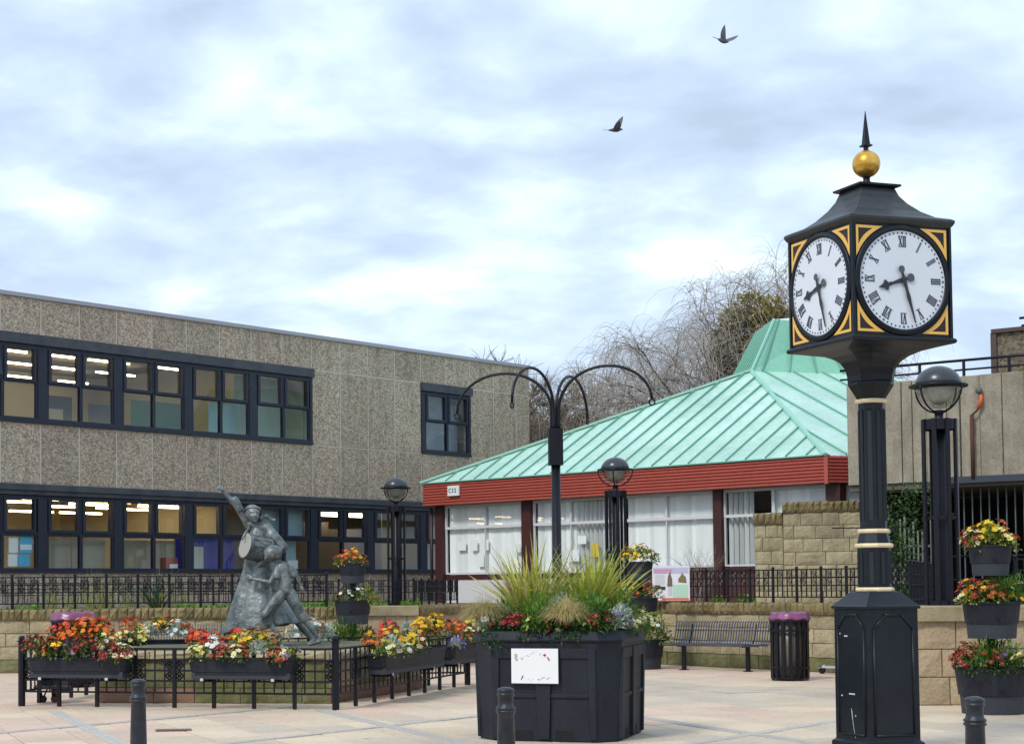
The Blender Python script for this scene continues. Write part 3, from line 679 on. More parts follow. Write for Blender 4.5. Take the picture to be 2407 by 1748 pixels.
for a, c in (((2.95, 1.9, 6.92), (8, 1.9, 6.98)), ((3.0, 1.9, 6.76), (8, 1.9, 6.80)), ((2.95, 3.2, 6.90), (8, 3.2, 6.98)), ((3.0, 1.9, 6.76), (3.3, 3.2, 6.94)), ((3.3, 1.9, 6.68), (3.1, 2.0, 6.95)), ((3.5, 1.9, 6.68), (3.55, 1.9, 6.95)), ((3.7, 3.2, 6.74), (3.2, 1.9, 6.92))):
    r_.tube([a, c], .028, 5)
r_.build('roof_rails', iron, cb_, smooth=True)
u1, z1_ = onwall(2287, 975, CP, CD); r_ = MB(); r_.tube([(u1, -.07, 3.55), (u1, -.07, z1_)], .04, 7); r_.tube([(u1, -.07, z1_ - .02), (u1 + .02, -.09, z1_), (u1 + .12, -.10, z1_ + .08), (u1 + .17, -.09, z1_ + .16)], .02, 6)
r_.build('pipe', rust, cb_, smooth=True)
r_ = MB(); r_.tube([(u1 + .15, -.10, z1_ + .12), (u1 + .20, -.10, z1_ + .26), (u1 + .20, -.09, z1_ + .38)], .045, 7, r1=.035); r_.build('pipe_elbow', orange, cb_, smooth=True)
r_ = MB(); r_.ell((u1 + .16, -.09, z1_ + .46), (.07, .06, .07)); r_.build('pipe_cap', mat('pipe_cap', (.09, .10, .11), .6), cb_, smooth=True)
for i in range(28):
    r_ = MB(); x = 1.55 + i * .17; r_.box(x - .011, x + .011, .45, .48, 1.0, 3.42); r_.build('bar', mat('bar_grey', (.10, .11, .12), .5), cb_)
r_ = MB()
for z in (1.55, 2.02): r_.box(1.2, 6.4, .43, .50, z, z + .035)
r_.build('cross_bar', iron, cb_)

# ------------------------------------------------------------------ iron fences
def diamonds(b_, x0, x1, z0, z1, t=.013, y=0):
    cx_, cz_ = (x0 + x1) / 2, (z0 + z1) / 2; w2, h2 = (x1 - x0) / 2, (z1 - z0) / 2
    for k in (1, ):
        pts = [(cx_, cz_ + h2), (cx_ + w2, cz_), (cx_, cz_ - h2), (cx_ - w2, cz_)]
        for i in range(4):
            a = pts[i]; c = pts[(i + 1) % 4]; b_.tube([(a[0], y, a[1]), (c[0], y, c[1])], t, 4)
    r = .35
    pts = [(cx_, cz_ + h2 * r), (cx_ + w2 * r, cz_), (cx_, cz_ - h2 * r), (cx_ - w2 * r, cz_)]
    for i in range(4):
        a = pts[i]; c = pts[(i + 1) % 4]; b_.tube([(a[0], y, a[1]), (c[0], y, c[1])], t, 4)
def post_mesh(h, r=.024, ball=.030):
    b_ = MB(); b_.lathe([(r, 0), (r, h - .05), (r * 1.35, h - .048), (r * 1.35, h - .035), (r * .6, h - .03)], n=8)
    b_.ell((0, 0, h - .008), (ball, ball, ball), 8, 6); me = bpy.data.meshes.new('post'); me.from_pydata(b_.v, [], b_.f); me.materials.append(iron); return me
def panel_a(wd, rails, nb=4):
    """rails: z of the four rails from the top; two rows of diamonds between the first three"""
    b_ = MB(); z0, z1, z2, z3 = rails
    for z in rails: b_.box(0, wd, -.010, .010, z - .010, z + .010)
    for i in range(1, nb + 1):
        x = wd * i / (nb + 1); b_.box(x - .008, x + .008, -.008, .008, z3, z0)
    for i in (1, 2, 3) if nb == 4 else (1,):
        x0, x1 = wd * i / (nb + 1), wd * (i + 1) / (nb + 1)
        if i == 2 and nb == 4: continue
        diamonds(b_, x0 + .01, x1 - .01, z1 + .01, z0 - .01, .008); diamonds(b_, x0 + .01, x1 - .01, z2 + .01, z1 - .01, .008)
    me = bpy.data.meshes.new('railing_panel'); me.from_pydata(b_.v, [], b_.f); me.materials.append(iron); return me
PM = post_mesh(.62, .026); PA = panel_a(.578, (.58, .44, .30, .10))
def fence(label, pts, zb, group=None):
    pts = [Vector(p) for p in pts]; t = thing('iron_fence', label, 'fence', (pts[0].x, pts[0].y, zb), 0, group); o0 = pts[0]
    for a, c in zip(pts[:-1], pts[1:]):
        d = c - a; L = d.length; n = max(1, round(L / .578)); an = math.atan2(d.y, d.x)
        for i in range(n):
            p = a - o0 + d * i / n
            inst(PM, 'post', t, (p.x, p.y, 0)); inst(PA, 'railing_panel', t, (p.x, p.y, 0), an, None, (L / n / .578, 1, 1))
    p = pts[-1] - o0; inst(PM, 'post', t, (p.x, p.y, 0)); return t
xl = lambda px, Y: (px - X0_) / F_ * Y
fence('black iron fence with diamond panels along the top of the left stone wall', [(xl(28, 32) - .578, 32.0), (xl(766, 32), 32.0)], 1.155)
fence('second black iron fence further back across the planting bed before the offices', [(-9.2, 40.6), (xl(971, 40.6), 40.6), (xl(1073, 43.6), 43.6)], 1.08)
fence('black iron fence with diamond panels on the wall behind the right hand bench', [(xl(1560, 33.6), 33.55), (7.85, 29.6), (8.72, 27.7)], 1.175)
fence('short black iron fence running behind the lamp pier at the right edge', [(8.60, 27.3), (7.0, 23.2)], 1.18)
fence('black iron fence on top of the broad lamp pier at the right edge', [(8.0, 22.1), (10.2, 21.95)], 1.215)

# the fenced flower enclosure round the statue
CA, CB_, CC, CDn = Vector((-4.72, 22.79)), Vector((-.60, 21.6)), Vector((1.28, 26.9)), Vector((-4.15, 25.6))
ef = thing('enclosure_fence', 'low black iron enclosure fence with ball topped corner posts round the statue', 'fence', (CA.x, CA.y, 0))
EP = post_mesh(.88, .048, .045); b_ = MB(); b_.box(-.022, .022, -.022, .022, 0, .755); EI = bpy.data.meshes.new('leg_post'); EI.from_pydata(b_.v, [], b_.f); EI.materials.append(iron)
def enc_panel(wd):
    b_ = MB(); R_ = (.745, .605, .47, .34, .19)
    for z in R_: b_.box(0, wd, -.012, .012, z - .012, z + .012)
    for i in (1, 2, 3):
        x = wd * i / 4; b_.box(x - .008, x + .008, -.008, .008, .19, .745)
    for i in (0, 3):
        x0, x1 = wd * i / 4 + .01, wd * (i + 1) / 4 - .01
        diamonds(b_, x0, x1, .48, .595, .011); diamonds(b_, x0, x1, .35, .46, .011)
    me = bpy.data.meshes.new('railing_panel'); me.from_pydata(b_.v, [], b_.f); me.materials.append(iron); return me
for a, c, n in ((CA, CB_, 8), (CB_, CC, 8), (CC, CDn, 9), (CDn, CA, 5)):
    d = c - a; an = math.atan2(d.y, d.x); me = enc_panel(d.length / n)
    for i in range(n):
        p = a - CA + d * i / n
        inst(EP if i == 0 else EI, 'corner_post' if i == 0 else 'post', ef, (p.x, p.y, 0), an); inst(me, 'railing_panel', ef, (p.x, p.y, 0), an)

# ------------------------------------------------------------------ plinth
PC = Vector((-1.62, 24.75))
pl_pts = [Vector((-3.81, 23.30)), Vector((-.70, 22.75)), Vector((.57, 26.0)), Vector((-1.2, 27.4)), Vector((-3.7, 26.2))]
pt = thing('statue_plinth', 'low mossy stone plinth under the drummer statue inside the enclosure', 'plinth', (0, 0, 0))
b_ = MB(); b_.prism([tuple(p + (PC - p).normalized() * .12) for p in pl_pts], 0, .60); b_.build('core', wall_core, pt)
for k in range(5):
    a, c = pl_pts[k], pl_pts[(k + 1) % 5]; d = c - a; L = d.length; an = math.atan2(d.y, d.x)
    sub = bpy.data.objects.new('side', None)
    x = 0
    for zc0, zc1, m_ in ((0, .20, stone_r if k != 0 else None), (.20, .56, stone_m)):
        x = 0
        while x < L - .01:
            l = random.uniform(.35, .7) if zc0 else random.uniform(.5, .9)
            if L - x - l < .25: l = L - x
            p = a + d * (x / L); mm = m_ or (stone_r if x < 1.3 else stone_m)
            if k == 1 and zc0: mm = random.choice((stone_m, stone_p))
            inst(blk(mm, random.randrange(4)), 'stone', pt, (p.x, p.y, zc0 + .005), an, None, (l - .01, .14, zc1 - zc0 - .01)); x += l
    x = 0
    while x < L - .01:
        l = random.uniform(.5, .8)
        if L - x - l < .3: l = L - x
        p = a + d * (x / L); inst(blk(stone_y, random.randrange(4)), 'capstone', pt, (p.x + math.sin(an) * .05, p.y - math.cos(an) * .05, .565), an, None, (l - .01, .42, .115)); x += l
b_ = MB(); b_.prism([tuple(p + (PC - p).normalized() * .35) for p in pl_pts], .60, .70); b_.build('top_slab', mat('plinth_top', (.13, .12, .08), .9, col2=(.09, .09, .05), vscale=3, bump=.5), pt)

# ------------------------------------------------------------------ statue
SY = 24.6
st = thing('statue', 'weathered bronze statue of a marching woman with drum and a ragged barefoot child', 'statue', (xl(640, SY), SY, .70))
def sp_(X, Y, d=0.): return Vector(((X - 644) / 597., d, (1486 - Y) / 597.))
def remesh(o, vox=.0085, it=3):
    r = o.modifiers.new('remesh', 'REMESH'); r.mode = 'VOXEL'; r.voxel_size = vox; r.use_smooth_shade = True
    s_ = o.modifiers.new('smooth', 'SMOOTH'); s_.iterations = it; s_.factor = .5
    return o
def hand(b_, wrist, d, side, s_=.55, curl=.9, fist=False):
    """palm with five bent fingers; d direction from wrist, side = across the palm"""
    d = Vector(d).normalized(); side = Vector(side); side = (side - d * side.dot(d)).normalized(); nrm = d.cross(side)
    pc = wrist + d * .05 * s_ / .55
    b_.ell(wrist + d * .045, (.032, .032, .040), 10, 7)
    for i, (o_, L) in enumerate(((-.026, .060), (-.009, .070), (.009, .066), (.025, .052))):
        a = wrist + d * .075 + side * o_; m_ = a + d * L * (.25 if fist else .55) + nrm * L * .35 * curl; e2 = m_ + (nrm * .6 - d * (.8 if fist else -.4)) * L * .5
        b_.capsule(a, m_, .0125, .0115, 8); b_.capsule(m_, e2, .0115, .010, 8)
    a = wrist + d * .03 - side * .025; m_ = a - side * .025 + d * .03 + nrm * .02; b_.capsule(a, m_, .014, .012, 8); b_.capsule(m_, m_ + d * .03 + side * .018 + nrm * .01, .012, .010, 8)
# woman
b_ = MB()
neck, chest, waist = sp_(492, 500, 0), sp_(520, 590, .0), sp_(545, 770, .0)
sR, sL = sp_(440, 470, .02), sp_(600, 500, -.02)
b_.ell(sp_(520, 590, .0), (.125, .10, .19), 14, 10); b_.capsule(sp_(530, 660), sp_(545, 790), .125, .135, 12)
b_.capsule(sR, sL, .062, .066); b_.capsule(sp_(500, 520, .0), sp_(482, 440, -.02), .045, .042)
elb = sp_(352, 320, -.02); wr = sp_(238, 195, -.05)
b_.capsule(sR, elb, .062, .048); b_.capsule(elb, wr, .044, .027)
b_.capsule(sp_(368, 345, -.02), sp_(330, 268, -.03), .058, .062); b_.capsule(sp_(320, 262, -.03), sp_(285, 300, -.03), .012, .006)
hand(b_, wr, sp_(205, 150, -.07) - wr, (0, 1, 0), fist=True, curl=1.4)
b_.ell(sp_(205, 160, -.06), (.036, .034, .034), 10, 8)
eL = sp_(725, 660, -.06); wL = sp_(600, 780, -.24)
b_.capsule(sL, eL, .072, .066); b_.capsule(sp_(640, 560, -.04), sp_(728, 665, -.06), .085, .078); b_.capsule(eL, wL, .045, .028); hand(b_, wL, (-.8, -.1, -.3), (0, .3, 1), curl=1.1)
# head turned to the viewer's right
hc = sp_(478, 385, -.05)
b_.ell(hc + Vector((0, .01, .02)), (.098, .108, .115), 16, 12); b_.ell(hc + Vector((.022, -.045, -.035)), (.066, .066, .098), 14, 10)
fd = Vector((.45, -.9, 0)).normalized(); fs = Vector((fd.y, -fd.x, 0)) * -1
fcn = hc + fd * .098
b_.capsule(fcn + Vector((0, 0, .02)), fcn + fd * .036 + Vector((0, 0, -.032)), .012, .018, 8)      # nose
for s_ in (-1, 1):
    b_.capsule(fcn + fs * s_ * .012 + Vector((0, 0, .034)) + fd * .004, fcn + fs * s_ * .055 + Vector((0, 0, .030)) - fd * .012, .014, .011, 8)   # brow
    b_.ell(fcn + fs * s_ * .032 + Vector((0, 0, .004)) - fd * .012, (.012, .012, .007), 8, 6)                     # eye
    b_.ell(fcn + fs * s_ * .045 + Vector((0, 0, -.030)) - fd * .022, (.026, .026, .024), 8, 6)                    # cheek
b_.capsule(fcn + fs * .022 + Vector((0, 0, -.062)) + fd * -.002, fcn - fs * .022 + Vector((0, 0, -.062)) + fd * -.002, .009, .009, 8)
b_.capsule(fcn + fs * .016 + Vector((0, 0, -.076)) - fd * .002, fcn - fs * .016 + Vector((0, 0, -.076)) - fd * .002, .009, .009, 8)
b_.ell(fcn + Vector((0, 0, -.103)) - fd * .012, (.028, .028, .022), 8, 6)
b_.ell(hc - fs * .098 + Vector((0, .01, -.005)), (.012, .02, .03), 8, 6)
# legs below the skirt
for pts in ([sp_(820, 1240, .1), sp_(900, 1350, .08), sp_(985, 1450, .06)],):
    b_.capsule(pts[0], pts[1], .075, .058); b_.capsule(pts[1], pts[2], .058, .036); b_.capsule(pts[2], sp_(935, 1476, -.02), .035, .022); b_.capsule(sp_(985, 1472, .06), sp_(990, 1440, .07), .033, .03)
b_.capsule(sp_(530, 790, .0), sp_(300, 1330, .0), .12, .065, 12); b_.capsule(sp_(560, 790, .05), sp_(820, 1240, .1), .12, .075, 12); b_.capsule(sp_(300, 1330, .0), sp_(235, 1410, -.02), .065, .04); b_.capsule(sp_(235, 1410, -.02), sp_(215, 1478, -.02), .04, .03); b_.capsule(sp_(222, 1476, -.02), sp_(185, 1480, -.08), .028, .02)
remesh(b_.build('woman', bronze, st))
# hair and headband, tail of hair blown out
b_ = MB(); b_.ell(hc + Vector((-.008, .035, .035)), (.108, .104, .108), 16, 12); b_.capsule(hc + Vector((-.06, .06, -.02)), hc + Vector((-.045, .06, -.12)), .045, .03)
for k in range(5):
    o_ = (k - 2) * .012
    b_.tube([sp_(520, 420 + o_ * 100, .06), sp_(560, 410 + o_ * 400, .05), sp_(600, 402 + o_ * 700, .03), sp_(640, 432 + o_ * 500, .03), sp_(678, 430 + o_ * 300, .02)], .022 - abs(k - 2) * .003, 6, r1=.006)
b_.ell(sp_(545, 425, .05), (.035, .035, .035), 8, 6)
remesh(b_.build('hair', bronze, st), .010, 3)
b_ = MB()
b_.lathe([(.112, -.014), (.117, -.010), (.117, .010), (.112, .014)], n=24); o = b_.build('headband', bronze, st, smooth=True, loc=tuple(hc + Vector((-.004, .022, .062)))); o.rotation_euler = (R(-20), R(-6), 0)
# skirt: lofted, folded
b_ = MB(); rs = []; n = 96
lv = [(690, 430, 640, .13), (760, 420, 668, .16), (850, 405, 690, .18), (960, 370, 712, .22), (1070, 332, 745, .26), (1180, 292, 790, .30), (1270, 262, 832, .33), (1350, 236, 868, .35)]
for li, (y, xa, xb, dep) in enumerate(lv):
    f = li / (len(lv) - 1); cxx = (xa + xb) / 2; hw = (xb - xa) / 2; rg = []
    for i in range(n):
        a = 2 * math.pi * i / n; fold = 1 + (f ** .6) * (.06 * math.sin(a * 7 + 1.3) + .07 * math.sin(a * 4 + .5 + f) + .045 * math.sin(13 * a + f * 2))
        xx = cxx + hw * math.cos(a) * (1 + (fold - 1) * .4); yy = y
        if li == len(lv) - 1: yy = 1350 - 55 * max(0, math.cos(a)) ** 1.2 + 38 * max(0, -math.cos(a)) ** 2 - 12 * math.sin(5 * a)
        if li == len(lv) - 2: yy = 1270 - 20 * max(0, math.cos(a)) + 15 * max(0, -math.cos(a)) ** 2
        rg.append(sp_(xx, yy, dep * math.sin(a) * fold + .02))
    rs.append(rg)
b_.rings(rs, cap=False)
o = b_.build('skirt', bronze, st, smooth=True); sm = o.modifiers.new('solid', 'SOLIDIFY'); sm.thickness = .02; ss = o.modifiers.new('sub', 'SUBSURF'); ss.levels = 1; ss.render_levels = 1
# drum
dc0 = sp_(430, 650, -.30); ax = Vector((.80, .50, -.22)).normalized(); L = .36; rd_ = .172
a1 = ax.orthogonal().normalized(); b1 = ax.cross(a1)
def ringat(t, r): return [dc0 + ax * t + (a1 * math.cos(2 * math.pi * i / 32) + b1 * math.sin(2 * math.pi * i / 32)) * r for i in range(32)]
b_ = MB(); b_.rings([ringat(t, r) for t, r in ((0, rd_), (-.006, rd_ + .010), (.035, rd_ + .010), (.036, rd_), (L - .036, rd_), (L - .035, rd_ + .010), (L, rd_ + .010), (L, rd_ - .01))])
for i in range(10):
    q0 = ringat(.035, rd_ + .006); q1 = ringat(L - .035, rd_ + .006)
    b_.tube([q0[(i * 3) % 32], q1[(i * 3 + 2) % 32]], .006, 4); b_.tube([q0[(i * 3 + 3) % 32], q1[(i * 3 + 2) % 32]], .006, 4)
dr = b_.build('drum', bronze, st, smooth=False)
b_ = MB(); b_.rings([ringat(-.004, rd_ - .002), ringat(-.001, rd_ - .004)]); b_.build('drum_skin', drumskin, dr)
b_ = MB(); b_.tube([sp_(470, 455, .0), sp_(448, 500, -.10), sp_(425, 545, -.22), sp_(404, 600, -.32)], .016, 6); b_.tube([sp_(470, 455, .0), sp_(440, 520, -.11), sp_(430, 600, -.20)], .012, 6); b_.build('drum_strap', bronze, st, smooth=True)
# the child, seen from behind, leaning into the march
b_ = MB(); D = -.34
b_.ell(sp_(660, 715, D - .02), (.120, .118, .105), 16, 12); b_.ell(sp_(700, 730, D), (.05, .06, .06), 8, 6); b_.ell(sp_(650, 745, D + .02), (.085, .085, .085), 12, 10)
b_.capsule(sp_(695, 775, D), sp_(715, 810, D), .042, .045)
b_.capsule(sp_(700, 815, D - .01), sp_(775, 830, D + .03), .05, .052); b_.capsule(sp_(735, 840, D), sp_(752, 930, D), .100, .086, 12); b_.capsule(sp_(752, 930, D), sp_(765, 1030, D), .088, .098, 12); b_.capsule(sp_(700, 850, D - .05), sp_(690, 905, D - .07), .058, .062); b_.capsule(sp_(800, 850, D + .04), sp_(830, 895, D + .05), .060, .062)
b_.capsule(sp_(725, 1045, D), sp_(805, 1050, D), .070, .072)
b_.capsule(sp_(705, 830, D - .02), sp_(642, 960, D - .08), .048, .036); b_.capsule(sp_(642, 960, D - .08), sp_(505, 930, D - .06), .034, .024); hand(b_, sp_(505, 930, D - .06), (-.9, .1, .35), (0, 0, 1), curl=.6)
b_.capsule(sp_(785, 835, D + .04), sp_(838, 880, D + .06), .048, .050); b_.capsule(sp_(838, 880, D + .05), sp_(885, 985, D + .05), .033, .022); hand(b_, sp_(885, 985, D + .05), (.3, 0, -.9), (0, 1, 0), curl=.8)
b_.capsule(sp_(725, 1060, D), sp_(602, 1225, D - .06), .092, .072); b_.capsule(sp_(602, 1225, D - .06), sp_(625, 1290, D - .03), .062, .055); b_.capsule(sp_(615, 1270, D - .03), sp_(720, 1420, D + .0), .045, .030)
b_.capsule(sp_(722, 1425, D), sp_(690, 1470, D - .05), .030, .020)
b_.capsule(sp_(800, 1060, D + .02), sp_(895, 1245, D + .03), .092, .070); b_.capsule(sp_(895, 1235, D + .03), sp_(915, 1262, D + .03), .074, .072); b_.capsule(sp_(915, 1262, D + .03), sp_(1028, 1420, D + .03), .050, .028)
b_.capsule(sp_(1035, 1430, D + .03), sp_(1040, 1455, D + .03), .03, .03); b_.capsule(sp_(1038, 1450, D + .03), sp_(965, 1474, D - .03), .030, .021)
for k in range(4): b_.capsule(sp_(968 - k * 3, 1474, D - .05 + k * .014), sp_(950 - k * 2, 1480, D - .07 + k * .014), .009, .008, 6)
remesh(b_.build('child', bronze, st))
b_ = MB(); b_.ell(sp_(662, 712, D - .03), (.132, .126, .108), 18, 12)
for k in range(26):
    a = random.uniform(0, 6.28); r = .098; p0 = sp_(662, 715, D - .03) + Vector((r * math.cos(a), r * math.sin(a), -.01)); b_.capsule(p0, p0 + Vector((.016 * math.cos(a), .014 * math.sin(a), random.uniform(-.09, -.05))), .024, .010, 6)
remesh(b_.build('child_hair', bronze, st), .010, 2)
b_ = MB()
for y, wd, xx in ((1050, .088, 762),):
    b_.lathe([(wd, -.02), (wd + .006, -.015), (wd + .006, .015), (wd, .02)], n=20)
o = b_.build('belt', bronze, st, smooth=True, loc=tuple(sp_(762, 1035, D))); o.scale = (1.05, .95, 1)

# ------------------------------------------------------------------ clock
CK = Vector((4.39, 15.6)); ca = R(18.7); LEAN = 0
ck = thing('street_clock', 'black four sided pillar clock with gold ball, roman dials and cream rings', 'clock', (CK.x, CK.y, 0), ca)
def sq(h): return [(-h, -h), (h, -h), (h, h), (-h, h)]
def oct_(r): return [(r * math.cos(R(22.5 + 45 * i)), r * math.sin(R(22.5 + 45 * i))) for i in range(8)]
def loft(prof, shape, nm, m_, par=ck, bev=0):
    b_ = MB(); b_.rings([[(x, y, z) for x, y in shape(r)] for r, z in prof]); o = b_.build(nm, m_, par)
    if bev: smooth_bevel(o, bev)
    return o
# pier
loft([(.29, 0), (.29, .10), (.262, .12), (.260, 1.285)], sq, 'pier', clock_paint, bev=.008)
loft([(.27, 1.275), (.279, 1.283), (.279, 1.300), (.262, 1.312), (.16, 1.425), (.15, 1.43)], sq, 'pier_cap', clock_paint, bev=.005)
for f in range(4):
    b_ = MB(); h = .200; y = -.262
    pts = [(-h, .17), (-h, 1.10), (-h * .42, 1.225), (h * .42, 1.225), (h, 1.10), (h, .17)]
    for i in range(6):
        a = pts[i]; c = pts[(i + 1) % 6]; b_.tube([(a[0], y, a[1]), (c[0], y, c[1])], .013, 6)
    o = b_.build('panel_moulding', clock_paint, ck, smooth=True, rot=R(90) * f)
b_ = MB()   # scuffs on the west panel: chipped paint, thin raised flakes
for x, z, l, tl in ((-.10, 1.03, .05, 0), (-.04, .52, .09, .1), (-.16, .50, .02, 0), (.05, .33, .01, 0), (-.17, 1.05, .012, 0)):
    b_.box(x, x + l, -.264, -.2605, z, z + .012)
b_.tube([(-.01, -.2615, .40), (.0, -.2615, .33), (.02, -.2615, .24), (.045, -.2615, .14)], .0022, 4); b_.tube([(.0, -.2615, .38), (.008, -.2615, .30), (.012, -.2615, .26)], .0018, 4)
b_.build('paint_chips', mat('chip_white', (.5, .53, .56), .7), ck, rot=R(-90))
# lower and upper shaft
def ring(z, r, nm='cream_ring'):
    b_ = MB(); b_.rings([[(x, y, z + dz) for x, y in oct_(r + dr_)] for dr_, dz in ((-.01, -.02), (.0, -.015), (.006, 0), (.0, .015), (-.01, .02))]); o = b_.build(nm, cream, ck, smooth=False); return smooth_bevel(o, .004)
ring(1.447, .168); ring(1.838, .168); ring(1.967, .140); ring(3.130, .140)
loft([(.150, 1.46), (.150, 1.82)], oct_, 'lower_shaft', clock_paint, bev=.003)
loft([(.150, 1.855), (.128, 1.945)], oct_, 'shaft_collar', clock_paint)
loft([(.120, 1.985), (.116, 3.115)], oct_, 'shaft', clock_paint, bev=.003)
fl_m = mat('flute_dark', (.006, .008, .012), .5)
for z0, z1, r in ((1.50, 1.77, .150), (2.06, 3.03, .119)):
    for i in range(8):
        an = R(45 * i); ap = r * math.cos(R(22.5)); c_ = Vector((ap * math.cos(an), ap * math.sin(an), 0)); tdir = Vector((-math.sin(an), math.cos(an), 0)); nd = Vector((math.cos(an), math.sin(an), 0)); b_ = MB()
        for s_ in (-1, 1): b_.tube([c_ + tdir * s_ * .026 + Vector((0, 0, z0)), c_ + tdir * s_ * .024 + Vector((0, 0, z1))], .007, 5)
        b_.tube([c_ + tdir * .026 * math.cos(t) + Vector((0, 0, z1 + .026 * math.sin(t))) for t in [math.pi * k / 8 for k in range(9)]], .007, 5)
        q = [c_ + tdir * -.024 + nd * .0015 + Vector((0, 0, z0)), c_ + tdir * .024 + nd * .0015 + Vector((0, 0, z0)), c_ + tdir * .024 + nd * .0015 + Vector((0, 0, z1 + .01)), c_ + tdir * -.024 + nd * .0015 + Vector((0, 0, z1 + .01))]
        b_.add(q, [(0, 1, 2, 3)], 1); b_.build('flute', [clock_paint, fl_m], ck)
b_ = MB(); b_.tube([(-.36, .05, 2.0), (.36, .05, 2.0)], .006, 6); b_.build('bracket_rod', iron, ck, rot=-ca)
loft([(.125, 3.15), (.200, 3.27), (.205, 3.275), (.205, 3.295), (.185, 3.31)], oct_, 'capital', clock_paint)
def osq(hr):     # rounded-corner square that grows from octagon to square
    return sq(hr)
b_ = MB(); prof = [(.172, 3.30), (.176, 3.36), (.19, 3.42), (.225, 3.48), (.29, 3.53), (.38, 3.57), (.50, 3.60)]
b_.rings([[(x, y, z) for x, y in [(-h, -h * .6), (-h * .6, -h), (h * .6, -h), (h, -h * .6), (h, h * .6), (h * .6, h), (-h * .6, h), (-h, h * .6)]] for h, z in prof[:-1]] + [[(x, y, 3.602) for x, y in [(-.5, -.48), (-.48, -.5), (.48, -.5), (.5, -.48), (.5, .48), (.48, .5), (-.48, .5), (-.5, .48)]]])
b_.build('flared_bracket', clock_paint, ck, smooth=False)
loft([(.52, 3.603), (.534, 3.615), (.534, 3.636), (.52, 3.650), (.50, 3.655)], sq, 'tray_moulding', clock_paint, bev=.006)
loft([(.478, 3.655), (.478, 4.625)], sq, 'head', clock_paint)
for f in range(4):
    b_ = MB(); c, s_ = math.cos(R(90 * f)), math.sin(R(90 * f)); x, y = .478, .478
    b_.box(*sorted((c * x - s_ * y - .012, c * x - s_ * y + .012)), *sorted((s_ * x + c * y - .012, s_ * x + c * y + .012)), 3.656, 4.624)
    b_.build('corner_bead', clock_paint, ck)
loft([(.50, 4.620), (.520, 4.640), (.536, 4.668), (.536, 4.690), (.515, 4.705), (.42, 4.735), (.33, 4.80), (.25, 4.885), (.20, 4.96), (.175, 5.03)], sq, 'roof', mat('clock_roof', (.022, .026, .030), .42, fine=.25, fscale=9), bev=.004)
loft([(.175, 5.03), (.215, 5.045), (.215, 5.062), (.19, 5.07), (.05, 5.075)], sq, 'roof_plate', clock_paint)
b_ = MB(); b_.lathe([(.045, 5.07), (.040, 5.11), (.030, 5.13), (.034, 5.17)], n=14); b_.build('ball_neck', clock_paint, ck, smooth=True)
b_ = MB(); b_.ell((0, 0, 5.28), (.124, .124, .124), 28, 18); b_.build('gold_ball', gold, ck, smooth=True)
b_ = MB(); b_.lathe([(.022, 5.39), (.022, 5.44)], n=10); b_.rings([[(x, y, z) for x, y in sq(r)] for r, z in ((.042, 5.44), (.042, 5.452), (.028, 5.46), (.026, 5.47), (.002, 5.765))]); b_.build('finial_spike', clock_paint, ck)
ROM = ['XII', 'I', 'II', 'III', 'IIII', 'V', 'VI', 'VII', 'VIII', 'IX', 'X', 'XI']
ZC = 4.142; RD = .385
def tuber(b_, pts, r): b_.tube(pts, r, 6)
_rom = {}
def roman(b_, s_, ang_, r0):
    """numerals drawn with bars, feet towards the dial centre"""
    out_ = Vector((math.sin(ang_), math.cos(ang_))); rt = Vector((out_.y, -out_.x)); h = .088
    ws_ = {'I': .018, 'V': .042, 'X': .042}; tot = sum(ws_[c] for c in s_); x = -tot / 2
    def bar(a, c, t): # in (right, out) coords
        a = Vector(a); c = Vector(c); d = (c - a).normalized(); nn = Vector((-d.y, d.x)) * t / 2
        q = [a - nn, a + nn, c + nn, c - nn]; pts = [rt * p.x + out_ * (r0 + p.y) for p in q]
        b_.add([(p.x, -.4925, ZC + p.y) for p in pts] + [(p.x, -.4895, ZC + p.y) for p in pts], [(3, 2, 1, 0), (0, 1, 5, 4), (1, 2, 6, 5), (2, 3, 7, 6), (3, 0, 4, 7)])
    for c in s_:
        w_ = ws_[c]
        if c == 'I': bar((x + w_ / 2, -h / 2), (x + w_ / 2, h / 2), .011)
        if c == 'V': bar((x + .008, h / 2), (x + w_ / 2, -h / 2), .012); bar((x + w_ - .006, h / 2), (x + w_ / 2, -h / 2), .005)
        if c == 'X': bar((x + .006, h / 2), (x + w_ - .006, -h / 2), .012); bar((x + w_ - .006, h / 2), (x + .006, -h / 2), .005)
        x += w_
    for yy in (-h / 2, h / 2): bar((-tot / 2, yy), (tot / 2, yy), .004)
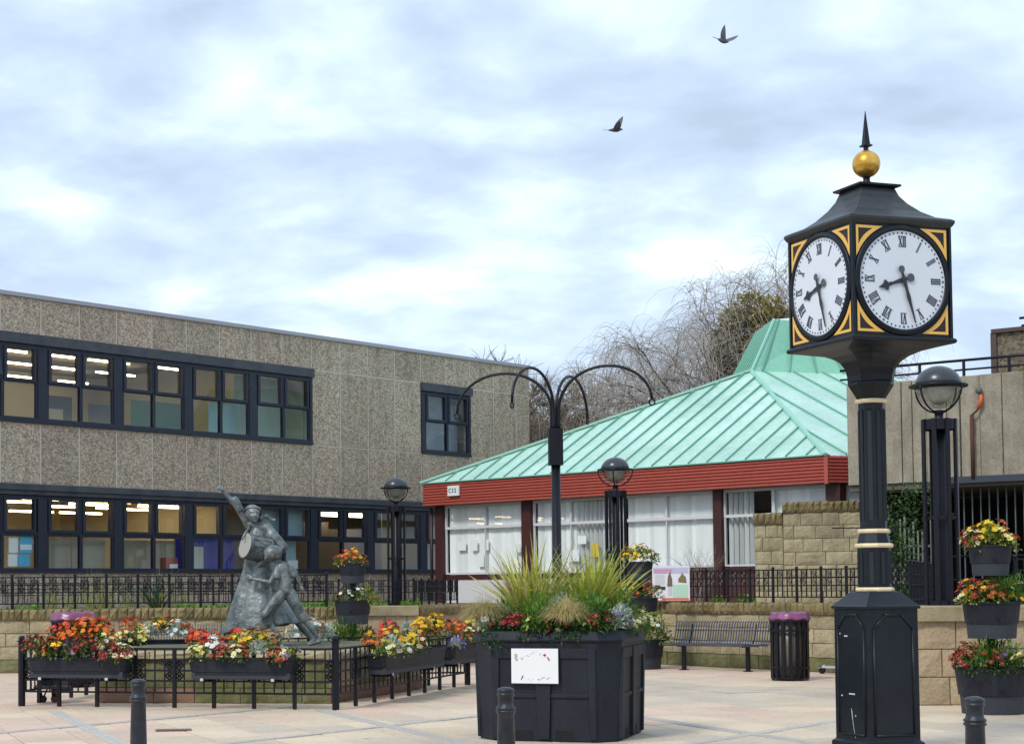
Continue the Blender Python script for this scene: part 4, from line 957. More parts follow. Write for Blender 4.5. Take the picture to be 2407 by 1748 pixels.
for f in range(4):
    fr = R(90) * f
    b_ = MB(); n = 64      # bezel
    def circ(r, y): return [(r * math.cos(2 * math.pi * i / n), y, ZC + r * math.sin(2 * math.pi * i / n)) for i in range(n)]
    b_.rings([circ(.468, -.478), circ(.466, -.490), (circ(.458, -.500)), circ(.448, -.495), circ(.440, -.505), circ(.424, -.503), circ(.414, -.484)], cap=False); b_.build('bezel', clock_paint, ck, smooth=True, rot=fr)
    b_ = MB(); b_.rings([circ(.416, -.4805), circ(.416, -.4885)]); dl = b_.build('dial', dial, ck, rot=fr)
    b_ = MB()
    for i, s_ in enumerate(ROM): roman(b_, s_, R(30 * i), .325)
    b_.build('numerals', dialink, dl, kind='stuff')
    b_ = MB()
    for i in range(60):
        a = R(6 * i); r = .396; q = .0085 if i % 5 else .011; c_ = (r * math.sin(a), r * math.cos(a))
        b_.add([(c_[0] + q * math.cos(k * math.pi / 3), -.4915, ZC + c_[1] + q * math.sin(k * math.pi / 3)) for k in range(6)], [(0, 1, 2, 3, 4, 5)])
    b_.build('minute_dots', dialink, dl, kind='stuff')
    def handmesh(an, L, tail, wd, y, spade):
        b_ = MB(); out_ = Vector((math.sin(an), math.cos(an))); rt = Vector((out_.y, -out_.x))
        prof = [(-tail, wd * .9), (-tail * .55, wd * .45), (0, wd * .9), (L * .25, wd * .55), (L * .40, wd * .85), (L * .6, wd * .5), (L, wd * .25)] if not spade else \
               [(-tail, wd * .9), (-tail * .5, wd * .45), (0, wd * .9), (L * .45, wd * .45), (L * .55, wd * .75), (L * .60, wd * .45), (L * .68, wd * 1.9), (L * .74, wd * 1.7), (L * .8, wd * .8), (L, wd * .12)]
        pts = [out_ * r + rt * w_ / 1 for r, w_ in prof] + [out_ * r - rt * w_ for r, w_ in reversed(prof)]
        for i in range(len(prof) - 1):
            q = [out_ * prof[i][0] - rt * prof[i][1], out_ * prof[i][0] + rt * prof[i][1], out_ * prof[i + 1][0] + rt * prof[i + 1][1], out_ * prof[i + 1][0] - rt * prof[i + 1][1]]
            b_.add([(p.x, y, ZC + p.y) for p in q] + [(p.x, y + .006, ZC + p.y) for p in q], [(0, 3, 2, 1), (0, 1, 2, 3), (0, 1, 5, 4), (1, 2, 6, 5), (2, 3, 7, 6), (3, 0, 4, 7)])
        e = out_ * -tail; b_.add([(e.x + wd * 1.5 * math.cos(k * math.pi / 5), y - .001, ZC + e.y + wd * 1.5 * math.sin(k * math.pi / 5)) for k in range(10)], [tuple(range(10))])
        return b_
    handmesh(R(253), .25, .075, .024, -.502, True).build('hour_hand', handm, dl); handmesh(R(164), .375, .09, .021, -.512, False).build('minute_hand', handm, dl)
    for sx_ in (-1, 1):
        for sz_ in (-1, 1):
            b_ = MB(); H2 = .445
            arc = [(.492 * math.sin(t), .492 * math.cos(t)) for t in [R(24 + 42 * k / 10) for k in range(11)]]
            outer = [(.205, H2)] + [(min(H2, a[0]) * 1, min(H2, a[1])) for a in arc[1:-1]] + [(H2, .205)]
            P0, P1, P2_ = Vector((H2, H2)), Vector((.185, H2)), Vector((H2, .185))
            arc = []
            for k in range(11):
                t = R(22.6 + 44.8 * k / 10); arc.append(Vector((.478 * math.sin(t), .478 * math.cos(t))))
            arc[0] = P1; arc[-1] = P2_
            cen = Vector((.385, .385)); inn = [cen + (p - cen) * .60 for p in arc]; inn = [p + (P0 - p) * .08 for p in inn]; ic = cen + (P0 - cen) * .62
            loop_o = arc + [P0]; loop_i = inn + [ic]
            mm = len(loop_o)
            V_ = lambda p, y: (sx_ * p.x, y, ZC + sz_ * p.y)
            for k in range(mm):
                a, c, e2, g2 = loop_o[k], loop_o[(k + 1) % mm], loop_i[(k + 1) % mm], loop_i[k]
                b_.add([V_(a, -.4835), V_(c, -.4835), V_(e2, -.4835), V_(g2, -.4835)], [(0, 1, 2, 3)], 0)
            b_.add([V_(p, -.4795) for p in loop_i], [tuple(range(mm))], 1)
            for k in range(mm):
                a, c = loop_i[k], loop_i[(k + 1) % mm]; b_.add([V_(a, -.4835), V_(c, -.4835), V_(c, -.479), V_(a, -.479)], [(0, 1, 2, 3)], 0)
            b_.build('spandrel', [goldp, darkred], ck, rot=fr)

for o in list(ck.children):
    if o.name.split('.')[0] in ('head', 'corner_bead', 'bezel', 'dial', 'spandrel'):
        o.scale = (1.04,) * 3; o.location.z = ZC * (1 - 1.04)

# ------------------------------------------------------------------ lamp posts
def lamp(label, x, y, zb, rot=0):
    t = thing('lamp_post', label, 'lamp post', (x, y, zb), rot, None); H = 4.31 - 1.23
    b_ = MB(); b_.lathe([(.085, 0), (.080, .05), (.078, H - .70), (.055, H - .69), (.055, H - .62), (.075, H - .60), (.06, H - .575)], n=14); b_.build('column', iron, t, smooth=True)
    for i in range(8):
        a = R(45 * i + 10); b_ = MB(); b_.box(-.012, .012, -.027, .027, 0, H - .69); b_.build('cage_bar', iron, t, loc=(.215 * math.cos(a), .215 * math.sin(a), 0), rot=a)
    for z0, z1 in ((H - .83, H - .695), (.0, .06), (1.1, 1.14)):
        b_ = MB(); b_.rings([[(r * math.cos(R(i * 15)), r * math.sin(R(i * 15)), z) for i in range(24)] for r, z in ((.20, z0), (.208, z0), (.208, z1), (.20, z1), (.20, z0))], cap=False); 
        if z0 > 1.5: b_.lathe([(.20, z1 - .012), (.20, z1 - .002)], n=24)
        b_.build('cage_ring', iron, t)
    for i in range(4):
        a = R(90 * i + 35); pts = [(.36 * math.cos(th) * math.cos(a), .36 * math.cos(th) * math.sin(a), H - .26 + .345 * math.sin(th)) for th in [-k * math.pi / 2 * .96 / 10 for k in range(11)]]
        b_ = MB(); b_.tube(pts, .013, 6); b_.build('globe_arm', iron, t, smooth=True)
    b_ = MB(); b_.rings([[(r * math.cos(R(i * 10)), r * math.sin(R(i * 10)), z) for i in range(36)] for r, z in ((.285, H - .275), (.365, H - .275), (.372, H - .262), (.365, H - .245), (.29, H - .235))], cap=False); b_.build('rim', iron, t, smooth=True)
    b_ = MB(); b_.lathe([(.29 * math.cos(th), H - .245 + .245 * math.sin(th)) for th in [k * math.pi / 2 * .98 / 9 for k in range(10)]], n=32); b_.build('dome', mat('lamp_dome', (.035, .042, .050), .28, fine=.2, fscale=12), t, smooth=True)
    b_ = MB(); b_.lathe([(.285 * math.cos(th), H - .27 - .285 * math.sin(th)) for th in [k * math.pi / 2 * .9 / 9 for k in range(9, -1, -1)]], n=28); b_.build('glass_bowl', lampglass, t, smooth=True)
    b_ = MB(); b_.lathe([(.05, H - .50), (.16, H - .42), (.20, H - .30), (.20, H - .285)], n=20); b_.build('diffuser', lampwhite, t, smooth=True)
    return t
l1 = lamp('nearest globe lamp post with caged column standing on the right hand stone pier', xl(2213, 22.4), 22.4, 1.215)
copy_tree(l1, (xl(929, 42.2) + .02, 42.0, 1.07), .3, 'distant globe lamp post between the office windows and the library corner')
copy_tree(l1, (xl(1448, 36), 36.0, 1.07), .7, 'globe lamp post in front of the library windows behind the flower tower')
# street light far behind, only its arm shows above the roof
t = thing('street_light', 'thin grey street light arm showing above the green roof', 'street light', (14.6, 62, 0))
b_ = MB(); p0 = atY(1655, 915, 62) - Vector((14.6, 62, 0)); p1 = atY(1595, 893, 62) - Vector((14.6, 62, 0)); p2 = atY(1560, 889, 62) - Vector((14.6, 62, 0))
pb = Vector((p0.x + .35, 0, 0)); b_.tube([pb, pb + Vector((0, 0, 7.6)), p0, p1], .05, 6); b_.build('column', mat('grey_metal', (.14, .14, .16), .5), t, smooth=True)
b_ = MB(); b_.tube([p1, p2], .09, 6, r1=.05); b_.build('lamp_head', MATS['grey_metal'], t, smooth=True)

# ------------------------------------------------------------------ four-armed basket post
BT = Vector((xl(1308, 20.5), 20.5)); bt = thing('basket_post', 'tall black post with four curved empty basket arms behind the big planter', 'post', (BT.x, BT.y, 0))
b_ = MB(); b_.lathe([(.09, 0), (.09, .2), (.058, .25), (.054, 3.0)], n=14); b_.build('post_shaft', iron, bt, smooth=True)
b_ = MB(); b_.box(-.082, .082, -.082, .082, 2.92, 3.35)
for k in (-.04, .04): b_.box(k - .012, k + .012, -.09, -.082, 2.94, 3.33)
b_.build('arm_socket', iron, bt)
def arm(dx, dy, top, end, z0=3.33):
    tip = Vector((dx, dy, end)); L = math.hypot(dx, dy); u_ = Vector((dx / L, dy / L, 0)); s0 = .045
    c0 = (L - s0) / 2 + s0; pts = []
    for k in range(5): pts.append(u_ * s0 + Vector((0, 0, z0 + .25 * k / 4)))
    zz0 = z0 + .25
    for k in range(1, 23):
        th = math.pi - (math.pi * .93) * k / 22; pts.append(u_ * (c0 + (L - s0) / 2 * math.cos(th)) + Vector((0, 0, zz0 + (top - zz0) * math.sin(th) - (zz0 - end) * (k / 22) ** 2 * .75)))
    pts.append(tip)
    b_ = MB(); b_.tube(pts, .019, 8, r1=.017); a = b_.build('arm', iron, bt, smooth=True)
    b_ = MB(); c_ = tip + Vector((0, 0, -.04)); b_.tube([c_ + (u_ * math.cos(R(30 * k)) + Vector((0, 0, 1)) * math.sin(R(30 * k))) * .034 for k in range(13)], .010, 6); b_.build('hook_ring', iron, a, smooth=True)
arm(-1.14, .35, 4.03, 3.58); arm(-.58, -.98, 4.01, 3.57); arm(1.09, -.35, 4.05, 3.66); arm(.50, 1.03, 4.03, 3.57)

# ------------------------------------------------------------------ bollards
BP = [(.053 * math.cos(th), .878 + .022 * math.sin(th)) for th in [k * math.pi / 2 * .95 / 5 for k in range(6)]]
prof = [(.068, 0), (.064, .1), (.056, .5), (.050, .735), (.052, .742), (.060, .748), (.060, .758), (.052, .763), (.060, .768), (.060, .776), (.050, .785), (.0455, .80), (.0455, .838), (.050, .846), (.053, .850), (.053, .858), (.049, .862), (.050, .868)] + BP
b_ = MB(); b_.lathe(prof, n=28)
bol = thing('bollard', 'grey cast bollard at the left, in front of the fenced flower ring', 'bollard', (xl(331, 11.8) - .02, 11.8, 0), 0, 'bollards along the front of the square')
b_.build('post', bollard_paint, bol, smooth=True)
copy_tree(bol, (xl(1186, 10.5) - .005, 10.5, 0), 1, 'grey cast bollard standing in front of the big octagonal planter')
copy_tree(bol, (xl(2277, 9.3) + .01, 9.3, 0), 2, 'grey cast bollard at the right, in front of the flower tower')

# ------------------------------------------------------------------ bench and bins
def bench(label, x, y, rot):
    t = thing('bench', label, 'bench', (x, y, 0), rot, None); Lb = 1.85
    prof = [(-.30, .445), (-.27, .470), (-.10, .462), (.05, .455), (.13, .470), (.17, .55), (.24, .78), (.26, .84), (.285, .855), (.30, .84)]
    me = MB(); me.tube([(0, a, z) for a, z in prof], .011, 5); sm_ = bpy.data.meshes.new('slat'); sm_.from_pydata(me.v, [], me.f); sm_.materials.append(steel)
    n = 38
    for i in range(n): inst(sm_, 'slat', t, (-Lb / 2 + Lb * i / (n - 1), 0, 0))
    for z, yy in ((.440, -.28), (.442, .08), (.70, .20), (.52, .165)): b_ = MB(); b_.tube([(-Lb / 2, yy, z), (Lb / 2, yy, z)], .013, 6); b_.build('seat_rail', steel, t, smooth=True)
    for x_ in (-.62, .62):
        b_ = MB(); b_.box(x_ - .032, x_ + .032, -.10, -.04, 0, .44); b_.box(x_ - .06, x_ + .06, -.16, .02, 0, .012); b_.box(x_ - .02, x_ + .02, -.28, .12, .415, .437)
        b_.tube([(x_, .10, .43), (x_, .19, .56), (x_, .27, .80)], .018, 6); b_.build('leg', iron, t)
    b_ = MB()
    b_.tube([(Lb / 2 - .25, -.30, .475), (Lb / 2 + .02, -.30, .470), (Lb / 2 + .06, -.2, .468), (Lb / 2 + .02, -.08, .465), (Lb / 2 - .2, -.06, .465)], .012, 6); b_.build('end_loop', steel, t, smooth=True)
    return t
be = bench('grey steel slatted bench against the stone wall beside the bin', 5.86, 30.75, math.atan2(-1.49 - .2, .9))
be.rotation_euler = (0, 0, R(-38))
copy_tree(be, (xl(395, 31.0), 31.15, 0), 0, 'grey steel slatted bench behind the statue against the left wall')
def litter(label, x, y):
    t = thing('litter_bin', label, 'litter bin', (x, y, 0), .2, None); r = .285
    b_ = MB(); b_.lathe([(.30, .02), (.30, .05)], n=24); b_.build('base', iron, t)
    n = 16
    for i in range(n):
        a = 2 * math.pi * i / n; b_ = MB(); b_.box(-.012, .012, -.028, .028, .0 if i % 4 == 0 else .04, .93); b_.build('bar', iron, t, loc=(r * math.cos(a), r * math.sin(a), 0), rot=a)
    for z in (.20, .78, .93):
        b_ = MB(); b_.rings([[(q * math.cos(R(i * 12)), q * math.sin(R(i * 12)), zz) for i in range(30)] for q, zz in ((.295, z - .018), (.31, z - .018), (.31, z + .018), (.295, z + .018), (.295, z - .018))], cap=False); b_.build('hoop', iron, t)
    b_ = MB(); b_.lathe([(.24, .05), (.25, .90)], n=20); b_.build('inner_sleeve', mat('bin_sleeve', (.20, .18, .13), .35, streak=.5, trans=.2), t, smooth=True)
    b_ = MB(); rs = []
    for q, zz in ((.315, .945), (.325, .965), (.30, .985), (.29, 1.03), (.27, 1.055), (.24, 1.06), (.10, 1.045)):
        rs.append([(q * (1 + .03 * math.sin(i * 2.3)) * math.cos(R(i * 12)), q * (1 + .03 * math.sin(i * 2.3)) * math.sin(R(i * 12)), zz + .012 * math.sin(i * 1.9)) for i in range(30)])
    b_.rings(rs); b_.build('liner_bag', purple, t, smooth=True); return t
lbn = litter('black barred litter bin with purple liner to the right of the bench', 6.38, 27.5)
copy_tree(lbn, (xl(171, 27.2), 27.2, 0), 0, 'litter bin with purple liner behind the flower troughs at the far left').scale = (1.12, 1.12, 1.09)

# ------------------------------------------------------------------ plants
def mesh_of(b_, nm, mats):
    me = bpy.data.meshes.new(nm); me.from_pydata(b_.v, [], b_.f)
    for m in mats: me.materials.append(m)
    if len(mats) > 1: me.polygons.foreach_set('material_index', b_.m)
    return me
def leaf(b_, p, d, up, L, W, k=0, cup=.15):
    d = d.normalized(); s_ = d.cross(up); s_ = s_.normalized() if s_.length > 1e-4 else d.orthogonal().normalized(); n_ = s_.cross(d)
    m_ = p + d * L * .5 + n_ * L * .05
    b_.add([p, m_ + s_ * W / 2 + n_ * W * cup, p + d * L - n_ * L * .12, m_ - s_ * W / 2 + n_ * W * cup, m_], [(0, 4, 1), (1, 4, 2), (2, 4, 3), (3, 4, 0)], k)
def rdir(lo=-.2):
    while True:
        v = Vector((random.uniform(-1, 1), random.uniform(-1, 1), random.uniform(lo, 1)))
        if .1 < v.length < 1: return v.normalized()
def clump_mesh(keys, n=120, rx=.13, rz=.12, L=.05, W=.03, lo=-.1, shell=.5):
    b_ = MB()
    for i in range(n):
        d = rdir(lo); r = random.uniform(shell, 1) ; p = Vector((d.x * rx * r, d.y * rx * r, max(-.05, d.z * rz * r)))
        leaf(b_, p, (d + rdir(-1) * .7), Vector((0, 0, 1)), L * random.uniform(.7, 1.3), W * random.uniform(.7, 1.2), random.randrange(len(keys)))
    return mesh_of(b_, 'foliage', [lf[k] for k in keys])
random.seed(21)
CL = {'green': [clump_mesh(('green', 'dark', 'lime')) for _ in range(3)], 'lime': [clump_mesh(('lime', 'green', 'blade')) for _ in range(2)],
      'silver': [clump_mesh(('silver', 'silver'), 110, .10, .11, .055, .030, .0, .3) for _ in range(2)], 'dark': [clump_mesh(('dark', 'green', 'dark'), 150, .14, .13, .045, .03) for _ in range(2)],
      'fern': [clump_mesh(('green', 'bright', 'green'), 420, .17, .2, .06, .014, 0, .25) for _ in range(2)]}
def flower_mesh(col, seed, eye=True):
    rd = random.Random(seed); b_ = MB(); n = 5
    for i in range(n):
        a = 2 * math.pi * i / n + rd.uniform(-.1, .1); r = 1.0 * rd.uniform(.85, 1.05); wv = .74
        pts = [(.08 * math.cos(a), .08 * math.sin(a), .0), (r * .6 * math.cos(a - wv), r * .6 * math.sin(a - wv), .13), (r * math.cos(a - .28), r * math.sin(a - .28), .22), (r * math.cos(a + .28), r * math.sin(a + .28), .20), (r * .6 * math.cos(a + wv), r * .6 * math.sin(a + wv), .15)]
        b_.add(pts, [(0, 1, 2, 3, 4)], 0)
    b_.add([(.2 * math.cos(k), .2 * math.sin(k), .10) for k in (0, 1.25, 2.5, 3.75, 5)], [(0, 1, 2, 3, 4)], 1)
    me = mesh_of(b_, 'flower', [fl[col], eye_m if eye else fl[col]]); return me
FM = {c: [flower_mesh(c, i, c not in ('white',)) for i in range(2)] for c in fl}
def plant(label, x, y, z, leafk='green', col=None, n=9, s=1., cat='flowering plant', nm='pansy_plant', rx=.135, group=None, up=.17, fr=.037):
    n = int(n * 2.1); s *= 1.1
    t = thing(nm, label, cat, (x, y, z), random.uniform(0, 6), group)
    o = inst(random.choice(CL[leafk]), 'foliage', t, (0, 0, 0), random.uniform(0, 6), 'stuff', (s, s, s * random.uniform(1.15, 1.4)))
    for i in range(n if col else 0):
        d = rdir(.0); c = col if isinstance(col, str) else random.choice(col)
        p = Vector((d.x * rx, d.y * rx, d.z * up + .02)) * s * random.uniform(.95, 1.2)
        nn = (d + Vector((0, 0, .35)) + rdir(-1) * .4).normalized(); q = nn.to_track_quat('Z', 'Y').to_euler(); r = fr * random.uniform(.8, 1.2)
        f = inst(random.choice(FM[c]), 'flower', t, tuple(p)); f.rotation_euler = q; f.scale = (r, r, r)
    return t
CN = {'red': 'bright red', 'darkred': 'dark crimson', 'yellow': 'yellow', 'cream': 'cream', 'white': 'white', 'orange': 'orange', 'purple': 'lilac purple', 'rust': 'rust red', 'gold': 'golden', 'pale': 'pale yellow'}
used = {}
def bedding(cont, items, zr, axis0, axis1, mat4):
    """items: (fx, fy, leaf, colour, n, scale, dz); fx,fy are 0..1 in the container"""
    ordn = ['first', 'second', 'third', 'fourth', 'fifth', 'sixth', 'seventh', 'eighth', 'ninth', 'tenth', 'eleventh', 'twelfth']
    items = sorted(items, key=lambda i: i[0])
    for k, (fx, fy, lk, c, n, s_, dz) in enumerate(items):
        p = mat4 @ Vector((axis0 * (fx - .5), axis1 * (fy - .5), zr + dz))
        what = {'silver': 'silver leaved dusty miller', 'fern': 'feathery green fern'}.get(lk) if not c else None
        nm = {'silver': 'dusty_miller', 'fern': 'fern'}.get(lk, 'bedding_plant') if not c else 'pansy_plant'
        if not c and not what: what = 'leafy green clump'
        nmc = what or (CN[c] + ' pansies' if isinstance(c, str) else ' and '.join(CN[x] for x in c[:2]) + ' pansies')
        lab = '%s, %s from left in %s' % (nmc, ordn[k], cont)
        plant(lab, p.x, p.y, p.z, lk, c, n, s_, 'flower' if c else 'plant', nm, group=None)
def trough(cont, label, x, y, z, rot, L, items, h=.265, wd=.26):
    t = thing('planter_trough', label, 'planter', (x, y, z), rot, 'grey troughs hung on the enclosure fence')
    b_ = MB(); y0 = wd / 2
    def sec(zz, e, d_): return [(-L / 2 + e + .05, -d_, zz), (L / 2 - e - .05, -d_, zz), (L / 2 - e, -d_ + .04, zz), (L / 2 - e, d_, zz), (-L / 2 + e, d_, zz), (-L / 2 + e, -d_ + .04, zz)]
    b_.rings([sec(0, .07, y0 * .78), sec(.09, .055, y0 * .86), sec(.092, .045, y0 * .92), sec(h - .02, .01, y0), sec(h - .02, -.008, y0 + .012), sec(h, -.008, y0 + .012), sec(h, .02, y0 - .02), sec(h - .05, .03, y0 - .03)])
    o = b_.build('trough', plastic, t); smooth_bevel(o, .008)
    b_ = MB(); b_.box(-L / 2 + .06, L / 2 - .06, -y0 * .80 - .003, y0 * .8, .006, .088); b_.build('lower_band', plastic2, t)
    for x_ in (-L * .36, L * .30):
        b_ = MB(); b_.box(x_ - .03, x_ + .03, -y0 + .03, y0 + .03, -.035, -.001); b_.build('bracket', iron, t)
        b_ = MB(); b_.box(x_ - .02, x_ + .02, -y0 * .86, -y0 * .84, -.02, .012); b_.build('clip', mat('clip_white', (.55, .55, .53), .6), t)
    M4 = Matrix.Translation((x, y, z)) @ Matrix.Rotation(rot, 4, 'Z')
    random.seed(hash(cont) % 1 + len(cont))
    bedding(cont, [(a_, b2_, c2_, d2_, e2_, f2_, g2_ * 1.35) for a_, b2_, c2_, d2_, e2_, f2_, g2_ in items], h - .02, L * .96, wd * 1.15, M4)
dAB = (CB_ - CA).normalized(); nAB = Vector((dAB.y, -dAB.x)); aAB = math.atan2(dAB.y, dAB.x)
def onfront(px): # point on fence front line at pixel column
    s_, _ = onwall(px, 1600, CA, dAB); return CA + dAB * s_
pA0, pA1 = onfront(80), onfront(322); c = (pA0 + pA1) / 2 + nAB * .16
trough('front left trough', 'grey trough on the left end of the front fence heaped with crimson and orange flowers', c.x, c.y, .375, aAB, (pA1 - pA0).length - .04, [
    (.06, .2, 'green', 'darkred', 16, .95, .07), (.12, .6, 'green', ('yellow', 'cream'), 9, .9, .0), (.20, .9, 'green', ('red', 'rust'), 22, 1.1, .12), (.26, .25, 'green', ('darkred', 'yellow'), 16, 1.0, .03),
    (.36, .95, 'green', ('red', 'orange'), 24, 1.15, .18), (.44, .35, 'green', ('purple', 'white'), 12, .95, .02), (.52, 1.0, 'green', ('orange', 'gold'), 24, 1.15, .20), (.60, .2, 'green', 'darkred', 20, 1.0, .06),
    (.68, 1.0, 'green', ('red', 'orange'), 26, 1.15, .18), (.76, .6, 'lime', ('white', 'pale'), 12, .9, .08), (.84, .15, 'green', 'darkred', 22, 1.05, .0), (.97, .3, 'green', ('darkred', 'cream'), 16, .95, .0)])
pA0, pA1 = onfront(455), onfront(712); c = (pA0 + pA1) / 2 + nAB * .16
trough('front right trough', 'grey trough on the right half of the front fence with orange, white and cream flowers', c.x, c.y, .375, aAB, (pA1 - pA0).length - .04, [
    (.03, .8, 'green', ('red', 'orange'), 20, .9, .13), (.08, .2, 'lime', ('cream', 'pale'), 9, .9, .0), (.17, .85, 'lime', ('orange', 'red'), 14, .85, .12), (.25, .3, 'silver', 'white', 10, .85, .08), (.33, .2, 'green', ('darkred', 'rust'), 14, .9, .02),
    (.42, .9, 'lime', ('red', 'yellow'), 18, 1.0, .12), (.50, .2, 'green', ('rust', 'cream'), 14, .9, .0), (.60, .9, 'lime', ('rust', 'yellow'), 16, 1.0, .12), (.66, .3, 'silver', None, 0, 1.0, .05), (.78, .8, 'lime', ('rust', 'cream'), 10, .95, .06), (.86, .15, 'green', ('darkred', 'rust'), 14, .9, -.03), (.95, .5, 'lime', ('cream', 'purple'), 8, .9, .0)])
dBC = (CC - CB_).normalized(); nBC = Vector((dBC.y, -dBC.x)); aBC = math.atan2(dBC.y, dBC.x)
def onside(px): s_, _ = onwall(px, 1600, CB_, dBC); return CB_ + dBC * s_
q0, q1 = onside(853), onside(1008); c = (q0 + q1) / 2 + nBC * .16
trough('nearer side trough', 'grey trough on the nearer half of the right side fence with yellow and white flowers', c.x, c.y, .375, aBC, (q1 - q0).length * .97, [
    (.02, .2, 'lime', ('cream', 'pale'), 8, .95, .0), (.06, .9, 'green', ('rust', 'orange'), 10, .9, .06), (.14, .2, 'silver', None, 0, 1.1, .05), (.22, .5, 'green', ('gold', 'yellow'), 14, .95, .10), (.30, .2, 'lime', ('cream', 'white'), 8, .9, .0), (.36, 1., 'green', 'red', 14, .95, .16),
    (.42, .3, 'green', 'yellow', 14, .85, .10), (.5, .1, 'lime', ('darkred', 'cream'), 12, .95, .03), (.58, .8, 'silver', None, 0, 1.15, .13), (.66, .3, 'green', ('yellow', 'gold'), 22, .95, .18), (.78, .2, 'green', ('red', 'rust'), 14, .95, .10), (.92, .3, 'green', ('gold', 'yellow'), 20, 1.05, .19)])
q0, q1 = onside(1022), onside(1120); c = (q0 + q1) / 2 + nBC * .16
trough('further side trough', 'grey trough on the further half of the right side fence beside the big planter', c.x, c.y, .375, aBC, (q1 - q0).length * .97, [
    (.03, .1, 'silver', 'purple', 8, .9, .0), (.12, .9, 'green', ('rust', 'red'), 16, 1.0, .14), (.22, .2, 'green', ('orange', 'rust'), 12, .95, .07), (.35, .2, 'green', ('cream', 'darkred'), 14, .9, .05), (.46, .8, 'lime', ('rust', 'orange'), 12, .9, .15), (.55, .2, 'green', 'darkred', 18, .95, .02), (.66, .5, 'green', 'yellow', 18, .9, .15), (.78, .2, 'silver', None, 0, .9, .10), (.9, .3, 'green', 'darkred', 14, .9, .02)])
dDC = (CC - CDn).normalized(); aDC = math.atan2(dDC.y, dDC.x)
s_, _ = onwall(370, 1500, CDn, dDC); c = CDn + dDC * s_
trough('rear trough', 'grey trough on the rear fence left of the statue with white and yellow flowers', c.x, c.y - .2, .50, aDC, .95, [
    (.0, .2, 'green', ('rust', 'pale'), 10, .9, .0), (.12, .9, 'lime', ('rust', 'red'), 14, 1.0, .10), (.25, .2, 'lime', ('pale', 'yellow'), 10, 1.0, .0), (.42, .4, 'silver', 'white', 8, 1.0, .05), (.55, .6, 'green', ('gold', 'yellow'), 12, .85, .12), (.70, .9, 'green', ('rust', 'orange'), 14, 1., .10), (.82, .2, 'silver', 'white', 10, 1.0, .05), (.97, .7, 'lime', 'rust', 10, .9, .05)])
s_, _ = onwall(735, 1500, CDn, dDC); c = CDn + dDC * s_
trough('trough behind the statue', 'small grey trough with silver foliage just behind the statue feet', c.x, c.y - .2, .42, aDC, .7, [(.15, .5, 'silver', 'white', 10, 1.15, .08), (.5, .4, 'silver', 'white', 12, 1.2, .12), (.85, .5, 'silver', None, 0, 1.1, .05), (.7, .9, 'green', ('rust', 'orange'), 10, .9, .1)])

def tower(x, y, label, who, items):
    t = thing('tower_planter', label, 'planter', (x, y, 0), 0, 'three tier tower planters')
    def pot(nm, zr, r, hh, z0):
        b_ = MB(); b_.lathe([(r * .80, z0), (r * .84, z0 + hh * .40), (r * .88, z0 + hh * .41), (r * .96, zr - .02), (r, zr - .02), (r, zr), (r * .93, zr), (r * .92, zr - .05)], n=28)
        for q in range(len(b_.m)): b_.m[q] = 1 if q < 28 else 0
        o = b_.build(nm, [plastic, plastic2], t); 
        for p_ in o.data.polygons: p_.use_smooth = False
        b_ = MB(); an = R(-95); zz = z0 + hh * .52; b_.lathe([(.022, 0), (.022, .012)], n=8); q = b_.build('plug', iron, t); q.location = (r * .885 * math.cos(an), r * .885 * math.sin(an), zz); q.rotation_euler = (R(90), 0, an + R(90))
    pot('bottom_pot', .52, .44, .52, 0); pot('middle_pot', 1.28, .335, .42, .86); pot('top_pot', 1.93, .25, .35, 1.58)
    b_ = MB(); b_.lathe([(.06, .4), (.06, 1.9)], n=10); b_.build('stem', iron, t)
    M4 = Matrix.Translation((x, y, 0))
    for tn, zr, r in (('bottom tier', .49, .38), ('middle tier', 1.25, .29), ('top tier', 1.90, .20)):
        bedding('%s flower tower %s' % (who, tn), items[tn], zr, 2 * r, 2 * r, M4)
tower(xl(2322, 20.2) + .02, 20.2, 'three tier grey tower planter in front of the right hand lamp pier', 'right', {
    'top tier': [(.02, .3, 'lime', ('darkred', 'cream'), 12, .95, .0), (.2, .5, 'green', ('yellow', 'darkred'), 10, .9, .08), (.35, .2, 'lime', 'yellow', 5, .9, .09), (.55, .4, 'lime', ('rust', 'yellow'), 12, 1.05, .12), (.72, .2, 'lime', 'pale', 8, .85, .04), (.85, .5, 'green', ('darkred', 'pale'), 10, .9, .03), (1.0, .3, 'lime', 'rust', 5, .8, -.02), (.1, .8, 'green', 'darkred', 10, .9, .05)],
    'middle tier': [(.0, .3, 'lime', ('cream', 'rust'), 10, .9, .02), (.1, .5, 'green', ('darkred', 'gold'), 14, .95, .08), (.25, .2, 'green', ('darkred', 'yellow'), 10, .95, .06), (.42, .1, 'lime', 'rust', 8, .9, .05), (.6, .3, 'fern', 'white', 3, .95, .06), (.75, .3, 'fern', 'gold', 3, 1., .08), (.95, .3, 'fern', ('gold', 'white'), 5, 1.0, .03)],
    'bottom tier': [(.02, .3, 'green', 'darkred', 16, .9, .04), (.1, .6, 'green', 'rust', 14, .95, .10), (.28, .25, 'fern', 'rust', 5, 1.15, .04), (.42, .05, 'dark', 'darkred', 8, .85, .0), (.5, .5, 'fern', None, 0, 1.2, .1), (.68, .2, 'fern', 'purple', 4, 1.0, .05), (.78, .0, 'green', 'pale', 6, .85, .02), (.95, .1, 'green', ('pale', 'darkred'), 8, .9, .04), (.12, .1, 'dark', None, 0, .9, -.02), (.6, .05, 'dark', None, 0, .9, -.01)]})
